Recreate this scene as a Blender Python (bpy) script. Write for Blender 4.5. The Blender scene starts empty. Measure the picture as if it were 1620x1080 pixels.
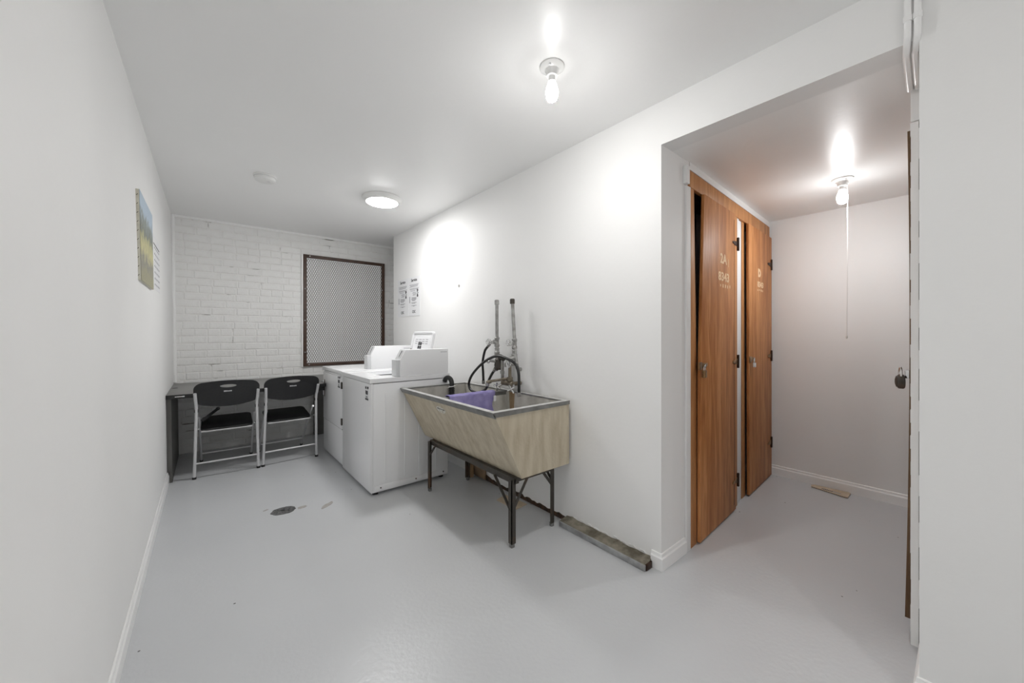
import bpy, bmesh, math, random
from mathutils import Vector, Matrix, noise
random.seed(7)
sc = bpy.context.scene
COL = sc.collection
R = math.radians

# ------------------------------------------------------------------ camera
cam_d = bpy.data.cameras.new('camera')
cam_d.sensor_width = 36.0
cam_d.lens = 594.05 * 36.0 / 1620.0
cam_d.shift_y = -11.9 / 1620.0
cam_d.clip_start = 0.02
cam = bpy.data.objects.new('camera', cam_d)
COL.objects.link(cam)
cam.location = (0, 0, 1.28)
cam.rotation_euler = (R(90), 0, R(-39.607))
sc.camera = cam

# ------------------------------------------------------------------ world, exposure, light strengths
w = bpy.data.worlds.new('world')
sc.world = w
w.use_nodes = True
w.node_tree.nodes['Background'].inputs[0].default_value = (0.02, 0.022, 0.026, 1)
w.node_tree.nodes['Background'].inputs[1].default_value = 1.0
BULB_NEAR = 570.0        # bare bulb over the wash sink end of the room
BULB_ALCOVE = 560.0      # bare bulb in the locker alcove
DISC = 40.0             # flush round fixture near the appliances
BULB_FILL = 690.0      # unseen fill bulb added behind the viewpoint to brighten the near walls
vs = sc.view_settings
vs.view_transform = 'Standard'
vs.look = 'None'
vs.gamma = 1.0
vs.use_curve_mapping = False
vs.exposure = 1.28
sc.cycles.use_denoising = True
sc.cycles.max_bounces = 12
sc.cycles.diffuse_bounces = 8
sc.cycles.caustics_reflective = False
sc.cycles.caustics_refractive = False

# ------------------------------------------------------------------ materials
def srgb(r, g, b):
    f = lambda c: (c/255/12.92) if c/255 <= .04045 else ((c/255+.055)/1.055)**2.4
    return (f(r), f(g), f(b))

def mat(name, col, rough=.5, metal=0.0, col2=None, scale=8.0, stretch=(1, 1, 1), lo=.35, hi=.7,
        bump=0.0, bscale=60.0, bstretch=None, detail=4.0, spec=.5, emit=None, estr=0.0, coat=0.0, coords='Object', transl=0.0):
    m = bpy.data.materials.new(name)
    m.use_nodes = True
    nt = m.node_tree
    N, Lk = nt.nodes, nt.links
    b = N['Principled BSDF']
    b.inputs['Base Color'].default_value = (*col, 1)
    b.inputs['Roughness'].default_value = rough
    b.inputs['Metallic'].default_value = metal
    b.inputs['Specular IOR Level'].default_value = spec
    b.inputs['Coat Weight'].default_value = coat
    b.inputs['Coat Roughness'].default_value = .15
    if emit is not None:
        b.inputs['Emission Color'].default_value = (*emit, 1)
        b.inputs['Emission Strength'].default_value = estr
    tc = None
    if col2 is not None or bump:
        tc = N.new('ShaderNodeTexCoord')
    if col2 is not None:
        mp = N.new('ShaderNodeMapping'); mp.inputs['Scale'].default_value = stretch
        nz = N.new('ShaderNodeTexNoise'); nz.inputs['Scale'].default_value = scale; nz.inputs['Detail'].default_value = detail
        rp = N.new('ShaderNodeValToRGB')
        rp.color_ramp.elements[0].position = lo; rp.color_ramp.elements[0].color = (*col, 1)
        rp.color_ramp.elements[1].position = hi; rp.color_ramp.elements[1].color = (*col2, 1)
        Lk.new(tc.outputs[coords], mp.inputs[0]); Lk.new(mp.outputs[0], nz.inputs['Vector'])
        Lk.new(nz.outputs['Fac'], rp.inputs[0]); Lk.new(rp.outputs[0], b.inputs['Base Color'])
    if bump:
        mp2 = N.new('ShaderNodeMapping'); mp2.inputs['Scale'].default_value = bstretch or (1, 1, 1)
        n2 = N.new('ShaderNodeTexNoise'); n2.inputs['Scale'].default_value = bscale; n2.inputs['Detail'].default_value = 3
        bp = N.new('ShaderNodeBump'); bp.inputs['Strength'].default_value = bump; bp.inputs['Distance'].default_value = .01
        Lk.new(tc.outputs[coords], mp2.inputs[0]); Lk.new(mp2.outputs[0], n2.inputs['Vector'])
        Lk.new(n2.outputs['Fac'], bp.inputs['Height']); Lk.new(bp.outputs[0], b.inputs['Normal'])
    return m

M = {}
M['wall'] = mat('painted_plaster', (.855, .855, .85), .55, col2=(.875, .875, .87), scale=1.3, bump=.08, bscale=30, spec=.12)
M['ceiling'] = mat('painted_ceiling', (.90, .90, .895), .38, col2=(.915, .915, .91), scale=1.1, bump=.05, bscale=30, spec=.45)
M['trim'] = mat('gloss_white_trim', (.92, .92, .915), .3, bump=.05, bscale=40)
M['brick'] = mat('white_painted_brick', (.85, .85, .84), .40, col2=(.79, .785, .77), scale=9, lo=.45, hi=.8, bump=.35, bscale=30)
M['mortar'] = mat('white_painted_mortar', (.84, .835, .82), .5, col2=(.22, .20, .185), scale=5, lo=.60, hi=.70, bump=.4, bscale=50)
M['appl'] = mat('white_enamel', (.84, .845, .855), .22, bump=.01, bscale=20, spec=.5)
M['appl_grey'] = mat('pale_grey_plastic', (.62, .63, .64), .35, bump=.02, bscale=40)
M['dark'] = mat('black_gap', (.015, .015, .015), .6, bump=.05)
M['chair_black'] = mat('black_moulded_plastic', (.012, .012, .013), .42, col2=(.017, .017, .018), scale=60, bump=.05, bscale=150)
M['chair_metal'] = mat('silver_painted_tube', (.62, .62, .63), .32, .2, bump=.02, bscale=60)
M['rubber'] = mat('black_rubber', (.012, .012, .012), .55, bump=.1, bscale=90)
M['desk_top'] = mat('grey_laminate', (.20, .197, .19), .38, col2=(.22, .217, .21), scale=40, bump=.02, bscale=120)
M['desk_edge'] = mat('black_edge_band', (.013, .013, .013), .4, bump=.04)
M['desk_panel'] = mat('dark_grey_panel', (.10, .098, .092), .5, col2=(.12, .117, .11), scale=12, bump=.04)
M['iron_brown'] = mat('brown_painted_iron', (.060, .035, .026), .48, col2=(.09, .05, .034), scale=30, bump=.15, bscale=70)
M['pane'] = mat('frosted_glass_added_glow', (.88, .88, .875), .25, col2=(.84, .845, .85), scale=3, bump=.02, bscale=90, spec=.6, emit=(.95, .98, 1.0), estr=.07)  # faint emission added to brighten the holes of the grille
M['concrete'] = mat('stained_concrete', srgb(198, 188, 167), .55, col2=srgb(164, 150, 125), scale=4, stretch=(5, 5.5, 1.0), lo=.38, hi=.85, bump=.3, bscale=55, detail=10)
M['concrete_in'] = mat('grey_concrete', srgb(202, 200, 194), .55, col2=srgb(166, 163, 156), scale=7, stretch=(1.5, 1.5, .8), lo=.35, hi=.75, bump=.25, bscale=60, detail=7)
M['zinc'] = mat('dull_zinc', srgb(140, 140, 138), .42, .5, col2=srgb(112, 112, 110), scale=14, bump=.15, bscale=60)
M['steel_dark'] = mat('dark_steel', srgb(74, 70, 65), .5, .4, col2=srgb(104, 80, 62), scale=6, lo=.5, hi=.75, bump=.2, bscale=50)
M['galv'] = mat('galvanised_pipe', srgb(178, 178, 176), .38, .6, col2=srgb(140, 138, 134), scale=20, bump=.2, bscale=80)
M['chrome'] = mat('chrome', (.75, .75, .75), .12, 1.0, bump=.01)
M['brass'] = mat('tarnished_brass', srgb(150, 142, 126), .4, .65, col2=srgb(110, 98, 82), scale=25, bump=.1)
M['hose'] = mat('black_hose', (.018, .018, .018), .33, bump=.05, bscale=60)
M['towel'] = mat('purple_terry', srgb(146, 138, 192), .9, col2=srgb(172, 164, 212), scale=14, bump=.7, bscale=260, spec=.1)
M['white_plastic'] = mat('white_plastic', (.80, .80, .79), .35, bump=.02)
M['porcelain'] = mat('white_porcelain', (.82, .82, .81), .18, bump=.01)
M['paper'] = mat('white_paper', (.83, .835, .85), .6, bump=.03, bscale=30)
M['ink'] = mat('dark_ink', (.045, .045, .05), .6, bump=.02)
M['ink_grey'] = mat('grey_ink', (.34, .34, .36), .6, bump=.02)
M['card'] = mat('tan_cardboard', srgb(212, 196, 174), .75, col2=srgb(190, 172, 148), scale=9, bump=.1)
M['rawwood'] = mat('raw_lumber', srgb(196, 168, 128), .65, col2=srgb(150, 118, 82), scale=8, stretch=(6, 6, .6), bump=.15)
M['sillrot'] = mat('crumbling_cement', srgb(140, 134, 120), .75, col2=srgb(92, 86, 72), scale=16, lo=.4, hi=.65, bump=.9, bscale=45, detail=8)
M['rot'] = mat('exposed_lath', srgb(86, 62, 44), .85, col2=srgb(40, 33, 28), scale=30, bump=.8, bscale=60)
M['alu'] = mat('dull_aluminium', srgb(176, 177, 178), .4, .5, col2=srgb(140, 140, 140), scale=20, bump=.1)
M['drain'] = mat('rusty_drain_iron', srgb(118, 118, 118), .6, .2, col2=srgb(62, 62, 63), scale=45, bump=.6, bscale=120)
M['patch'] = mat('bare_floor_patch', srgb(178, 174, 170), .6, col2=srgb(160, 155, 151), scale=30, bump=.1)
M['stencil'] = mat('cream_stencil_paint', srgb(240, 208, 168), .6, bump=.2, bscale=90)
M['canvas_side'] = mat('raw_canvas', srgb(222, 220, 206), .85, col2=srgb(206, 203, 188), scale=30, bump=.3, bscale=200)
M['tie'] = mat('white_tie', (.8, .8, .78), .4, bump=.02)
M['ochre'] = mat('brassy_steel', srgb(176, 142, 100), .35, .7, col2=srgb(120, 92, 62), scale=30, bump=.1)
M['darkmetal'] = mat('dark_bronze', srgb(60, 40, 28), .45, .5, bump=.1)

def plywood(name, c1, c2, c3):
    m = mat(name, c1, .5, bump=.05, bscale=9, bstretch=(7, 7, .5), coat=0.0, spec=.25)
    nt = m.node_tree; N, Lk = nt.nodes, nt.links
    b = N['Principled BSDF']
    tc = N.new('ShaderNodeTexCoord')
    mp = N.new('ShaderNodeMapping'); mp.inputs['Scale'].default_value = (9, 9, .8)
    n1 = N.new('ShaderNodeTexNoise'); n1.inputs['Scale'].default_value = 2.2; n1.inputs['Detail'].default_value = 5; n1.inputs['Distortion'].default_value = .8
    mp2 = N.new('ShaderNodeMapping'); mp2.inputs['Scale'].default_value = (60, 60, 3.5)
    n2 = N.new('ShaderNodeTexNoise'); n2.inputs['Scale'].default_value = 3.0; n2.inputs['Detail'].default_value = 4
    add = N.new('ShaderNodeMath'); add.operation = 'MULTIPLY_ADD'; add.inputs[1].default_value = .5
    rp = N.new('ShaderNodeValToRGB'); e = rp.color_ramp.elements
    e[0].position = .50; e[0].color = (*c1, 1)
    e[1].position = .92; e[1].color = (*c3, 1)
    x = e.new(.72); x.color = (*c2, 1)
    Lk.new(tc.outputs['Object'], mp.inputs[0]); Lk.new(tc.outputs['Object'], mp2.inputs[0])
    Lk.new(mp.outputs[0], n1.inputs['Vector']); Lk.new(mp2.outputs[0], n2.inputs['Vector'])
    Lk.new(n2.outputs['Fac'], add.inputs[0]); Lk.new(n1.outputs['Fac'], add.inputs[2])
    Lk.new(add.outputs[0], rp.inputs[0]); Lk.new(rp.outputs[0], b.inputs['Base Color'])
    return m
M['ply'] = plywood('varnished_plywood', srgb(160, 100, 56), srgb(182, 120, 70), srgb(206, 146, 94))
M['ply_frame'] = plywood('varnished_pine', srgb(164, 110, 66), srgb(184, 128, 80), srgb(202, 148, 98))
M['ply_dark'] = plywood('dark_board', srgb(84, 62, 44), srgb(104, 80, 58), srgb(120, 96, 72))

def floor_mat():
    m = mat('grey_floor_paint', (.455, .465, .478), .30, bump=.10, bscale=55, spec=.5)
    nt = m.node_tree; N, Lk = nt.nodes, nt.links
    b = N['Principled BSDF']
    tc = N.new('ShaderNodeTexCoord')
    nz = N.new('ShaderNodeTexNoise'); nz.inputs['Scale'].default_value = 1.4; nz.inputs['Detail'].default_value = 3
    rp = N.new('ShaderNodeValToRGB'); e = rp.color_ramp.elements
    e[0].position = .3; e[0].color = (.565, .578, .595, 1); e[1].position = .7; e[1].color = (.595, .608, .625, 1)
    vo = N.new('ShaderNodeTexVoronoi'); vo.inputs['Scale'].default_value = 7.0; vo.inputs['Randomness'].default_value = 1.0
    lt = N.new('ShaderNodeMath'); lt.operation = 'LESS_THAN'; lt.inputs[1].default_value = .035
    sp = N.new('ShaderNodeSeparateColor')
    gt = N.new('ShaderNodeMath'); gt.operation = 'GREATER_THAN'; gt.inputs[1].default_value = .62
    mu = N.new('ShaderNodeMath'); mu.operation = 'MULTIPLY'
    mx = N.new('ShaderNodeMix'); mx.data_type = 'RGBA'
    mx.inputs['B'].default_value = (.10, .10, .10, 1)
    o = tc.outputs['Object']
    Lk.new(o, nz.inputs['Vector']); Lk.new(nz.outputs['Fac'], rp.inputs[0])
    Lk.new(o, vo.inputs['Vector']); Lk.new(vo.outputs['Distance'], lt.inputs[0])
    Lk.new(vo.outputs['Color'], sp.inputs[0]); Lk.new(sp.outputs[0], gt.inputs[0])
    Lk.new(lt.outputs[0], mu.inputs[0]); Lk.new(gt.outputs[0], mu.inputs[1])
    Lk.new(mu.outputs[0], mx.inputs['Factor']); Lk.new(rp.outputs[0], mx.inputs['A'])
    Lk.new(mx.outputs['Result'], b.inputs['Base Color'])
    return m
M['floor'] = floor_mat()

def paint_mat():
    # loose landscape: pale blue sky above grey-green trees, yellow foliage and a grey path
    m = mat('landscape_painting', (.4, .4, .35), .7, bump=.3, bscale=120)
    nt = m.node_tree; N, Lk = nt.nodes, nt.links
    b = N['Principled BSDF']
    tc = N.new('ShaderNodeTexCoord')
    sx = N.new('ShaderNodeSeparateXYZ')
    nz = N.new('ShaderNodeTexNoise'); nz.inputs['Scale'].default_value = 9; nz.inputs['Detail'].default_value = 6
    ad = N.new('ShaderNodeMath'); ad.operation = 'MULTIPLY_ADD'; ad.inputs[1].default_value = .42; 
    rp = N.new('ShaderNodeValToRGB'); e = rp.color_ramp.elements
    e[0].position = .12; e[0].color = (*srgb(168, 165, 140), 1)
    e[1].position = 1.0; e[1].color = (*srgb(184, 200, 214), 1)
    for p, c in ((.28, (150, 148, 140)), (.40, (208, 203, 158)), (.52, (188, 186, 146)), (.62, (136, 140, 132)), (.74, (152, 160, 158)), (.84, (186, 202, 216))):
        x = e.new(p); x.color = (*srgb(*c), 1)
    Lk.new(tc.outputs['Generated'], sx.inputs[0]); Lk.new(tc.outputs['Generated'], nz.inputs['Vector'])
    Lk.new(nz.outputs['Fac'], ad.inputs[0]); 
    su = N.new('ShaderNodeMath'); su.operation = 'SUBTRACT'; su.inputs[1].default_value = .2
    Lk.new(sx.outputs[2], su.inputs[0]); Lk.new(su.outputs[0], ad.inputs[2])
    Lk.new(ad.outputs[0], rp.inputs[0]); Lk.new(rp.outputs[0], b.inputs['Base Color'])
    return m
M['painting'] = paint_mat()

def glow(name, col, s):
    m = bpy.data.materials.new(name); m.use_nodes = True
    nt = m.node_tree; nt.nodes.clear()
    o = nt.nodes.new('ShaderNodeOutputMaterial'); e = nt.nodes.new('ShaderNodeEmission')
    e.inputs[0].default_value = (*col, 1); e.inputs[1].default_value = s
    nt.links.new(e.outputs[0], o.inputs[0])
    return m
M['bulb_near'] = glow('lit_bulb_neutral', (1.0, .985, .965), BULB_NEAR)
M['bulb_alcove'] = glow('lit_bulb_warm', (.98, .99, 1.0), BULB_ALCOVE)
M['bulb_behind'] = glow('lit_fill_bulb', (1.0, .985, .965), BULB_FILL)
M['bulb_near_neck'] = glow('lit_bulb_neck', (1.0, .985, .965), 6.5)
M['bulb_behind_neck'] = M['bulb_near_neck']
M['bulb_alcove_neck'] = glow('lit_alcove_neck', (.98, .99, 1.0), 15.0)
M['disc'] = glow('lit_diffuser', (1.0, .99, .98), DISC)

# ------------------------------------------------------------------ mesh helpers
ORG = {}                      # object -> world origin of the frame its mesh is written in

class MB:
    def __init__(s): s.v, s.f = [], []
    def add(s, vs, fs):
        o = len(s.v); s.v += [tuple(p) for p in vs]; s.f += [tuple(i+o for i in f) for f in fs]; return s
    def box(s, x0, x1, y0, y1, z0, z1):
        return s.add([(x0,y0,z0),(x1,y0,z0),(x1,y1,z0),(x0,y1,z0),(x0,y0,z1),(x1,y0,z1),(x1,y1,z1),(x0,y1,z1)],
                     [(0,3,2,1),(4,5,6,7),(0,1,5,4),(1,2,6,5),(2,3,7,6),(3,0,4,7)])
    def prism(s, pts, axis, a, b):
        # pts: 2D outline in the two other axes (cyclic order y,z / x,z / x,y), extruded a..b along axis
        def P(p, t):
            return {'x': (t, p[0], p[1]), 'y': (p[0], t, p[1]), 'z': (p[0], p[1], t)}[axis]
        n = len(pts)
        vs_ = [P(p, a) for p in pts] + [P(p, b) for p in pts]
        fs = [tuple(range(n)), tuple(range(2*n-1, n-1, -1))] + [(i, (i+1) % n, n+(i+1) % n, n+i) for i in range(n)]
        return s.add(vs_, fs)
    def tube(s, path, r, seg=10, cap=True, closed=False):
        pts = [Vector(p) for p in path]; n = len(pts)
        rr = r if isinstance(r, (list, tuple)) else [r]*n
        up = Vector((0, 0, 1)); vs_ = []; fs = []
        prev = None
        for i, p in enumerate(pts):
            if closed: t = pts[(i+1) % n]-pts[i-1]
            else: t = (pts[min(i+1, n-1)]-pts[max(i-1, 0)])
            t.normalize()
            if prev is None:
                u = t.orthogonal().normalized()
            else:
                u = prev - t*prev.dot(t)
                u = u.normalized() if u.length > 1e-6 else t.orthogonal().normalized()
            prev = u; q = t.cross(u)
            for k in range(seg):
                a = 2*math.pi*k/seg
                vs_.append(p + (u*math.cos(a)+q*math.sin(a))*rr[i])
        m = n if closed else n-1
        for i in range(m):
            j = (i+1) % n
            for k in range(seg):
                k2 = (k+1) % seg
                fs.append((i*seg+k, i*seg+k2, j*seg+k2, j*seg+k))
        if cap and not closed:
            fs.append(tuple(range(seg-1, -1, -1))); fs.append(tuple((n-1)*seg+k for k in range(seg)))
        return s.add(vs_, fs)
    def lathe(s, prof, c, axis='z', seg=28, flip=1):
        # prof: list of (radius, height)
        vs_ = []; fs = []; n = len(prof)
        for (r, hgt) in prof:
            for k in range(seg):
                a = 2*math.pi*k/seg; x, y = r*math.cos(a), r*math.sin(a)
                p = {'z': (x, y, hgt), 'x': (hgt, x, y), 'y': (x, hgt, y)}[axis]
                vs_.append((c[0]+p[0], c[1]+p[1], c[2]+p[2]))
        for i in range(n-1):
            for k in range(seg):
                k2 = (k+1) % seg
                fs.append((i*seg+k, i*seg+k2, (i+1)*seg+k2, (i+1)*seg+k))
        fs.append(tuple(range(seg-1, -1, -1))); fs.append(tuple((n-1)*seg+k for k in range(seg)))
        return s.add(vs_, fs)
    def rbar(s, p, q, w, t):
        # flat bar from p to q, w wide across, t thick
        p, q = Vector(p), Vector(q); d = (q-p).normalized()
        side = d.cross(Vector((0, 1, 0)) if abs(d.y) < .9 else Vector((1, 0, 0))).normalized()
        nrm = d.cross(side).normalized()
        vs_ = []
        for c in (p, q):
            for a, b in ((-1,-1),(1,-1),(1,1),(-1,1)): vs_.append(c+side*w/2*a+nrm*t/2*b)
        return s.add(vs_, [(0,3,2,1),(4,5,6,7),(0,1,5,4),(1,2,6,5),(2,3,7,6),(3,0,4,7)])
    def build(s, name, m, parent=None, smooth=False, bevel=0.0, bseg=2, own=None, fixn=True):
        org = ORG.get(parent, (0, 0, 0)) if parent else (own or s.base())
        me = bpy.data.meshes.new(name)
        me.from_pydata([(x-org[0], y-org[1], z-org[2]) for x, y, z in s.v], [], s.f)
        if fixn or bevel:
            bm = bmesh.new(); bm.from_mesh(me)
            if fixn: bmesh.ops.recalc_face_normals(bm, faces=bm.faces)
            if bevel:
                es = [e for e in bm.edges if len(e.link_faces) == 2 and e.calc_face_angle(0) > .5]
                bmesh.ops.bevel(bm, geom=es, offset=bevel, segments=bseg, affect='EDGES', profile=.5, clamp_overlap=True)
            bm.to_mesh(me); bm.free()
        if smooth or bevel:
            for p in me.polygons: p.use_smooth = True
            me.set_sharp_from_angle(angle=R(38))
        me.materials.append(M[m] if isinstance(m, str) else m)
        o = bpy.data.objects.new(name, me); COL.objects.link(o)
        if parent: o.parent = parent
        else: o.location = org
        ORG[o] = org
        return o
    def base(s):
        xs, ys, zs = zip(*s.v)
        return ((min(xs)+max(xs))/2, (min(ys)+max(ys))/2, min(zs))

def thing(name, label, cat, loc=(0, 0, 0), rotz=0, group=None, local=False):
    o = bpy.data.objects.new(name, None); COL.objects.link(o)
    o.empty_display_size = .1
    o.location = loc; o.rotation_euler = (0, 0, rotz)
    o['label'] = label; o['category'] = cat
    if group: o['group'] = group
    ORG[o] = (0, 0, 0) if local else tuple(loc)
    return o
def tag(o, label, cat, group=None):
    o['label'] = label; o['category'] = cat
    if group: o['group'] = group
    return o
def struct(o): o['kind'] = 'structure'; return o

def spline(pts, n=8, closed=False):
    P = [Vector(p) for p in pts]; out = []
    m = len(P)
    for i in range(m-1):
        p0, p1, p2, p3 = P[max(i-1, 0)], P[i], P[i+1], P[min(i+2, m-1)]
        for k in range(n):
            t = k/n
            out.append(.5*((2*p1)+(-p0+p2)*t+(2*p0-5*p1+4*p2-p3)*t*t+(-p0+3*p1-3*p2+p3)*t**3))
    out.append(P[-1]); return out

def rrect(x0, x1, y0, y1, r, n=5):
    out = []
    for cx, cy, a0 in ((x1-r, y1-r, 0), (x0+r, y1-r, 90), (x0+r, y0+r, 180), (x1-r, y0+r, 270)):
        for k in range(n+1):
            a = R(a0+90*k/n); out.append((cx+r*math.cos(a), cy+r*math.sin(a)))
    return out

def text(name, body, size, m, parent, loc, right, up, align='CENTER', sx=1.0, depth=.0008, bold=0.0):
    # flat lettering as mesh; right/up are the reading directions in the frame of `parent`
    cu = bpy.data.curves.new(name, 'FONT'); cu.body = body; cu.size = size; cu.align_x = align; cu.align_y = 'CENTER'
    cu.extrude = depth; cu.offset = bold; cu.resolution_u = 3
    t = bpy.data.objects.new('tmp_text', cu); COL.objects.link(t)
    dg = bpy.context.evaluated_depsgraph_get()
    me = bpy.data.meshes.new_from_object(t.evaluated_get(dg))
    bpy.data.objects.remove(t); bpy.data.curves.remove(cu)
    r_, u_ = Vector(right).normalized(), Vector(up).normalized(); n_ = r_.cross(u_)
    org = Vector(ORG.get(parent, (0, 0, 0)))
    L = Vector(loc)-org
    for v in me.vertices:
        c = v.co.copy(); v.co = L+r_*c.x*sx+u_*c.y+n_*c.z
    me.name = name; me.materials.clear(); me.materials.append(M[m])
    o = bpy.data.objects.new(name, me); COL.objects.link(o); o.parent = parent; ORG[o] = tuple(org)
    return o

# ------------------------------------------------------------------ room numbers (metres)
H, HA = 2.541, 2.3065          # main ceiling, alcove ceiling
XS = 1.922                     # face of the wall behind the sink
YB = 5.333                     # face of the brick wall
YE = 4.733                     # free end of the sink wall
YJ, YR = 1.053, .103           # alcove opening
XB = 4.02                      # alcove back wall
YN = -2.3                      # end of the room behind the viewpoint
xl = lambda y, z: (-.2626+.00852*y)*(1-z/H) + (-.3138+.01279*y)*(z/H)     # left wall leans a little

# ------------------------------------------------------------------ shell
floor = struct(MB().box(-.6, 4.3, YN-.1, 5.6, -.08, 0).build('floor', 'floor', own=(0, 0, 0)))
struct(MB().box(-.6, XS+.06, YN-.1, 5.6, H, H+.1).box(XS+.06, 2.9, 4.5, 5.6, H, H+.1).build('ceiling', 'ceiling', own=(0, 0, H)))
b = MB()
y0, y1 = YN-.1, 5.6
b.add([(xl(y0,0),y0,0),(xl(y1,0),y1,0),(xl(y1,H),y1,H),(xl(y0,H),y0,H),(-.6,y0,0),(-.6,y1,0),(-.6,y1,H),(-.6,y0,H)],
      [(0,1,2,3),(4,7,6,5),(0,4,5,1),(3,2,6,7),(0,3,7,4),(1,5,6,2)])
struct(b.build('wall_left', 'wall', own=(-.3, 0, 0)))
b = MB().box(XS, XS+.12, YJ, YE, 0, H).box(XS, XS+.12, YR, YJ, HA, H).box(XS, XS+.12, YN, YR, 0, H)
wall_right = struct(b.build('wall_right', 'wall', own=(XS, 0, 0)))
struct(MB().box(-.6, XS+.12, YN-.1, YN, 0, H).build('wall_rear', 'wall'))
struct(MB().box(2.75, 2.85, 4.4, 5.6, 0, H).build('wall_passage_side', 'wall'))
struct(MB().box(XS+.12, 2.75, 4.3, 4.4, 0, H).build('wall_passage_near', 'wall'))
# locker alcove
struct(MB().box(XS+.12, 2.245, YJ, YJ+.12, 0, HA).build('wall_alcove_left', 'wall'))
struct(MB().box(XS+.12, 2.25, YR-.12, YR, 0, HA).build('wall_alcove_right', 'wall'))
struct(MB().box(XB, XB+.1, -1.0, 2.2, 0, HA).build('wall_alcove_back', 'wall'))
struct(MB().box(XS+.12, 4.12, -1.0, 2.2, HA, HA+.1).build('ceiling_alcove', 'ceiling'))

# ---- brick wall: mortar body with window opening, bricks as children
GX0, GX1, GZ0, GZ1 = .985, 2.02, .872, 2.283
b = MB()
b.box(-.6, GX0, YB, YB+.2, 0, H).box(GX1, 2.9, YB, YB+.2, 0, H).box(GX0, GX1, YB, YB+.2, 0, GZ0).box(GX0, GX1, YB, YB+.2, GZ1, H)
wall_back = struct(b.build('wall_back', 'mortar', own=(1, YB, 0)))
BW, BH, J = .2235, .0785, .0065
def brick_mesh(w_, h_, k):
    rnd = random.Random(k)
    m = MB().box(-w_/2, w_/2, -.006, .006, -h_/2, h_/2)
    me = bpy.data.meshes.new('brick')
    me.from_pydata(m.v, [], m.f)
    bm = bmesh.new(); bm.from_mesh(me)
    bm.faces.ensure_lookup_table()
    es = [e for e in bm.edges if not all(v.co.y > 0 for v in e.verts)]
    bmesh.ops.bevel(bm, geom=es, offset=.0048, segments=1, affect='EDGES', profile=.5)
    for v in bm.verts:
        v.co.x += rnd.uniform(-.0016, .0016); v.co.z += rnd.uniform(-.0014, .0014)
        if v.co.y < 0: v.co.y += rnd.uniform(-.0012, .0012)
    bmesh.ops.recalc_face_normals(bm, faces=bm.faces)
    bm.to_mesh(me); bm.free()
    for p in me.polygons: p.use_smooth = False
    me.materials.append(M['brick'])
    return me
full = [brick_mesh(BW-J, BH-J, k) for k in range(8)]
odd = {}
rnd = random.Random(3)
def put_brick(xa, xb, zc, h_):
    w_ = xb-xa-J
    if w_ < .02 or h_ < .02: return
    if abs(w_-(BW-J)) < .002 and abs(h_-(BH-J)) < .002: me = rnd.choice(full)
    else:
        k = (round(w_, 2), round(h_, 2))
        if k not in odd: odd[k] = brick_mesh(w_, h_, hash(k) % 1000)
        me = odd[k]
    o = bpy.data.objects.new('brick', me); COL.objects.link(o); o.parent = wall_back
    o.location = ((xa+xb)/2-1, .0018+rnd.uniform(-.0014, .0014), zc)
    o.rotation_euler = (rnd.uniform(-.006, .006), rnd.uniform(-.004, .004), rnd.uniform(-.006, .006))
row = 0; z = 0.0
while z < H-.02:
    h_ = min(BH, H-.004-z)
    x = -.262-BW*(.5 if row % 2 else 0)+rnd.uniform(-.03, .03)
    bw = BW/2 if row % 6 == 4 else BW
    while x < 2.12:
        xa, xb = max(x, -.262), min(x+bw, 2.35)
        zc = z+h_/2
        if xa < xb:
            segs = [(xa, xb)]
            if zc+h_/2 > GZ0+.012 and zc-h_/2 < GZ1-.012:
                segs = [(xa, min(xb, GX0-.004))] if xa < GX0 else []
                if xb > GX1: segs.append((max(xa, GX1+.004), xb))
            hide = (z+h_ < .80 and xa > 1.15)         # fully behind the appliances
            if not hide:
                for a_, b_ in segs: put_brick(a_, b_, zc, h_-J)
        x += bw
    z += BH; row += 1

# ---- window behind the security grille
win = MB()
fw = .03
for q in ((GX0, GX0+fw, GZ0, GZ1), (GX1-fw, GX1, GZ0, GZ1), (GX0+fw, GX1-fw, GZ0, GZ0+fw), (GX0+fw, GX1-fw, GZ1-fw, GZ1)):
    win.box(q[0], q[1], YB+.03, YB+.12, q[2], q[3])
window = struct(win.build('window_1', 'trim', own=(1.5, YB+.07, GZ0)))
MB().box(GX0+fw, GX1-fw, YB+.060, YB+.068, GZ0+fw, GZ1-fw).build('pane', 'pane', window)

# ---- trims and baseboards
def baseboard(name, path, side, h_=.09, t=.014):
    # profile swept along the wall foot with mitred corners; side = +1 when the room lies left of the path
    prof = [(0, 0), (t, 0), (t, h_*.72), (t*.62, h_*.80), (t*.5, h_*.97), (t*.3, h_), (0, h_)]
    P = [Vector(p) for p in path]; n = len(prof); vs_ = []
    for i, p in enumerate(P):
        ds = []
        if i > 0: ds.append((P[i]-P[i-1]).normalized())
        if i < len(P)-1: ds.append((P[i+1]-P[i]).normalized())
        ns = [Vector((-d.y, d.x))*side for d in ds]
        m_ = (ns[0]+ns[-1]).normalized(); m_ /= max(.2, m_.dot(ns[0]))
        vs_ += [(p.x+m_.x*a_, p.y+m_.y*a_, b_) for a_, b_ in prof]
    fs = [tuple(range(n)), tuple(range(len(vs_)-1, len(vs_)-n-1, -1))]
    for k in range(len(P)-1):
        fs += [(k*n+i, k*n+(i+1) % n, (k+1)*n+(i+1) % n, (k+1)*n+i) for i in range(n)]
    return struct(MB().add(vs_, fs).build(name, 'trim'))
baseboard('baseboard_left', [(xl(YN, 0), YN), (xl(5.3, 0), 5.3)], -1)
baseboard('baseboard_alcove_back', [(XB, YR), (XB, 1.138)], 1)
baseboard('baseboard_jamb_left', [(2.19, YJ), (XS, YJ), (XS, YJ+.055)], 1)
baseboard('baseboard_right', [(XS, YN), (XS, YR), (2.25, YR)], 1)
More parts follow.
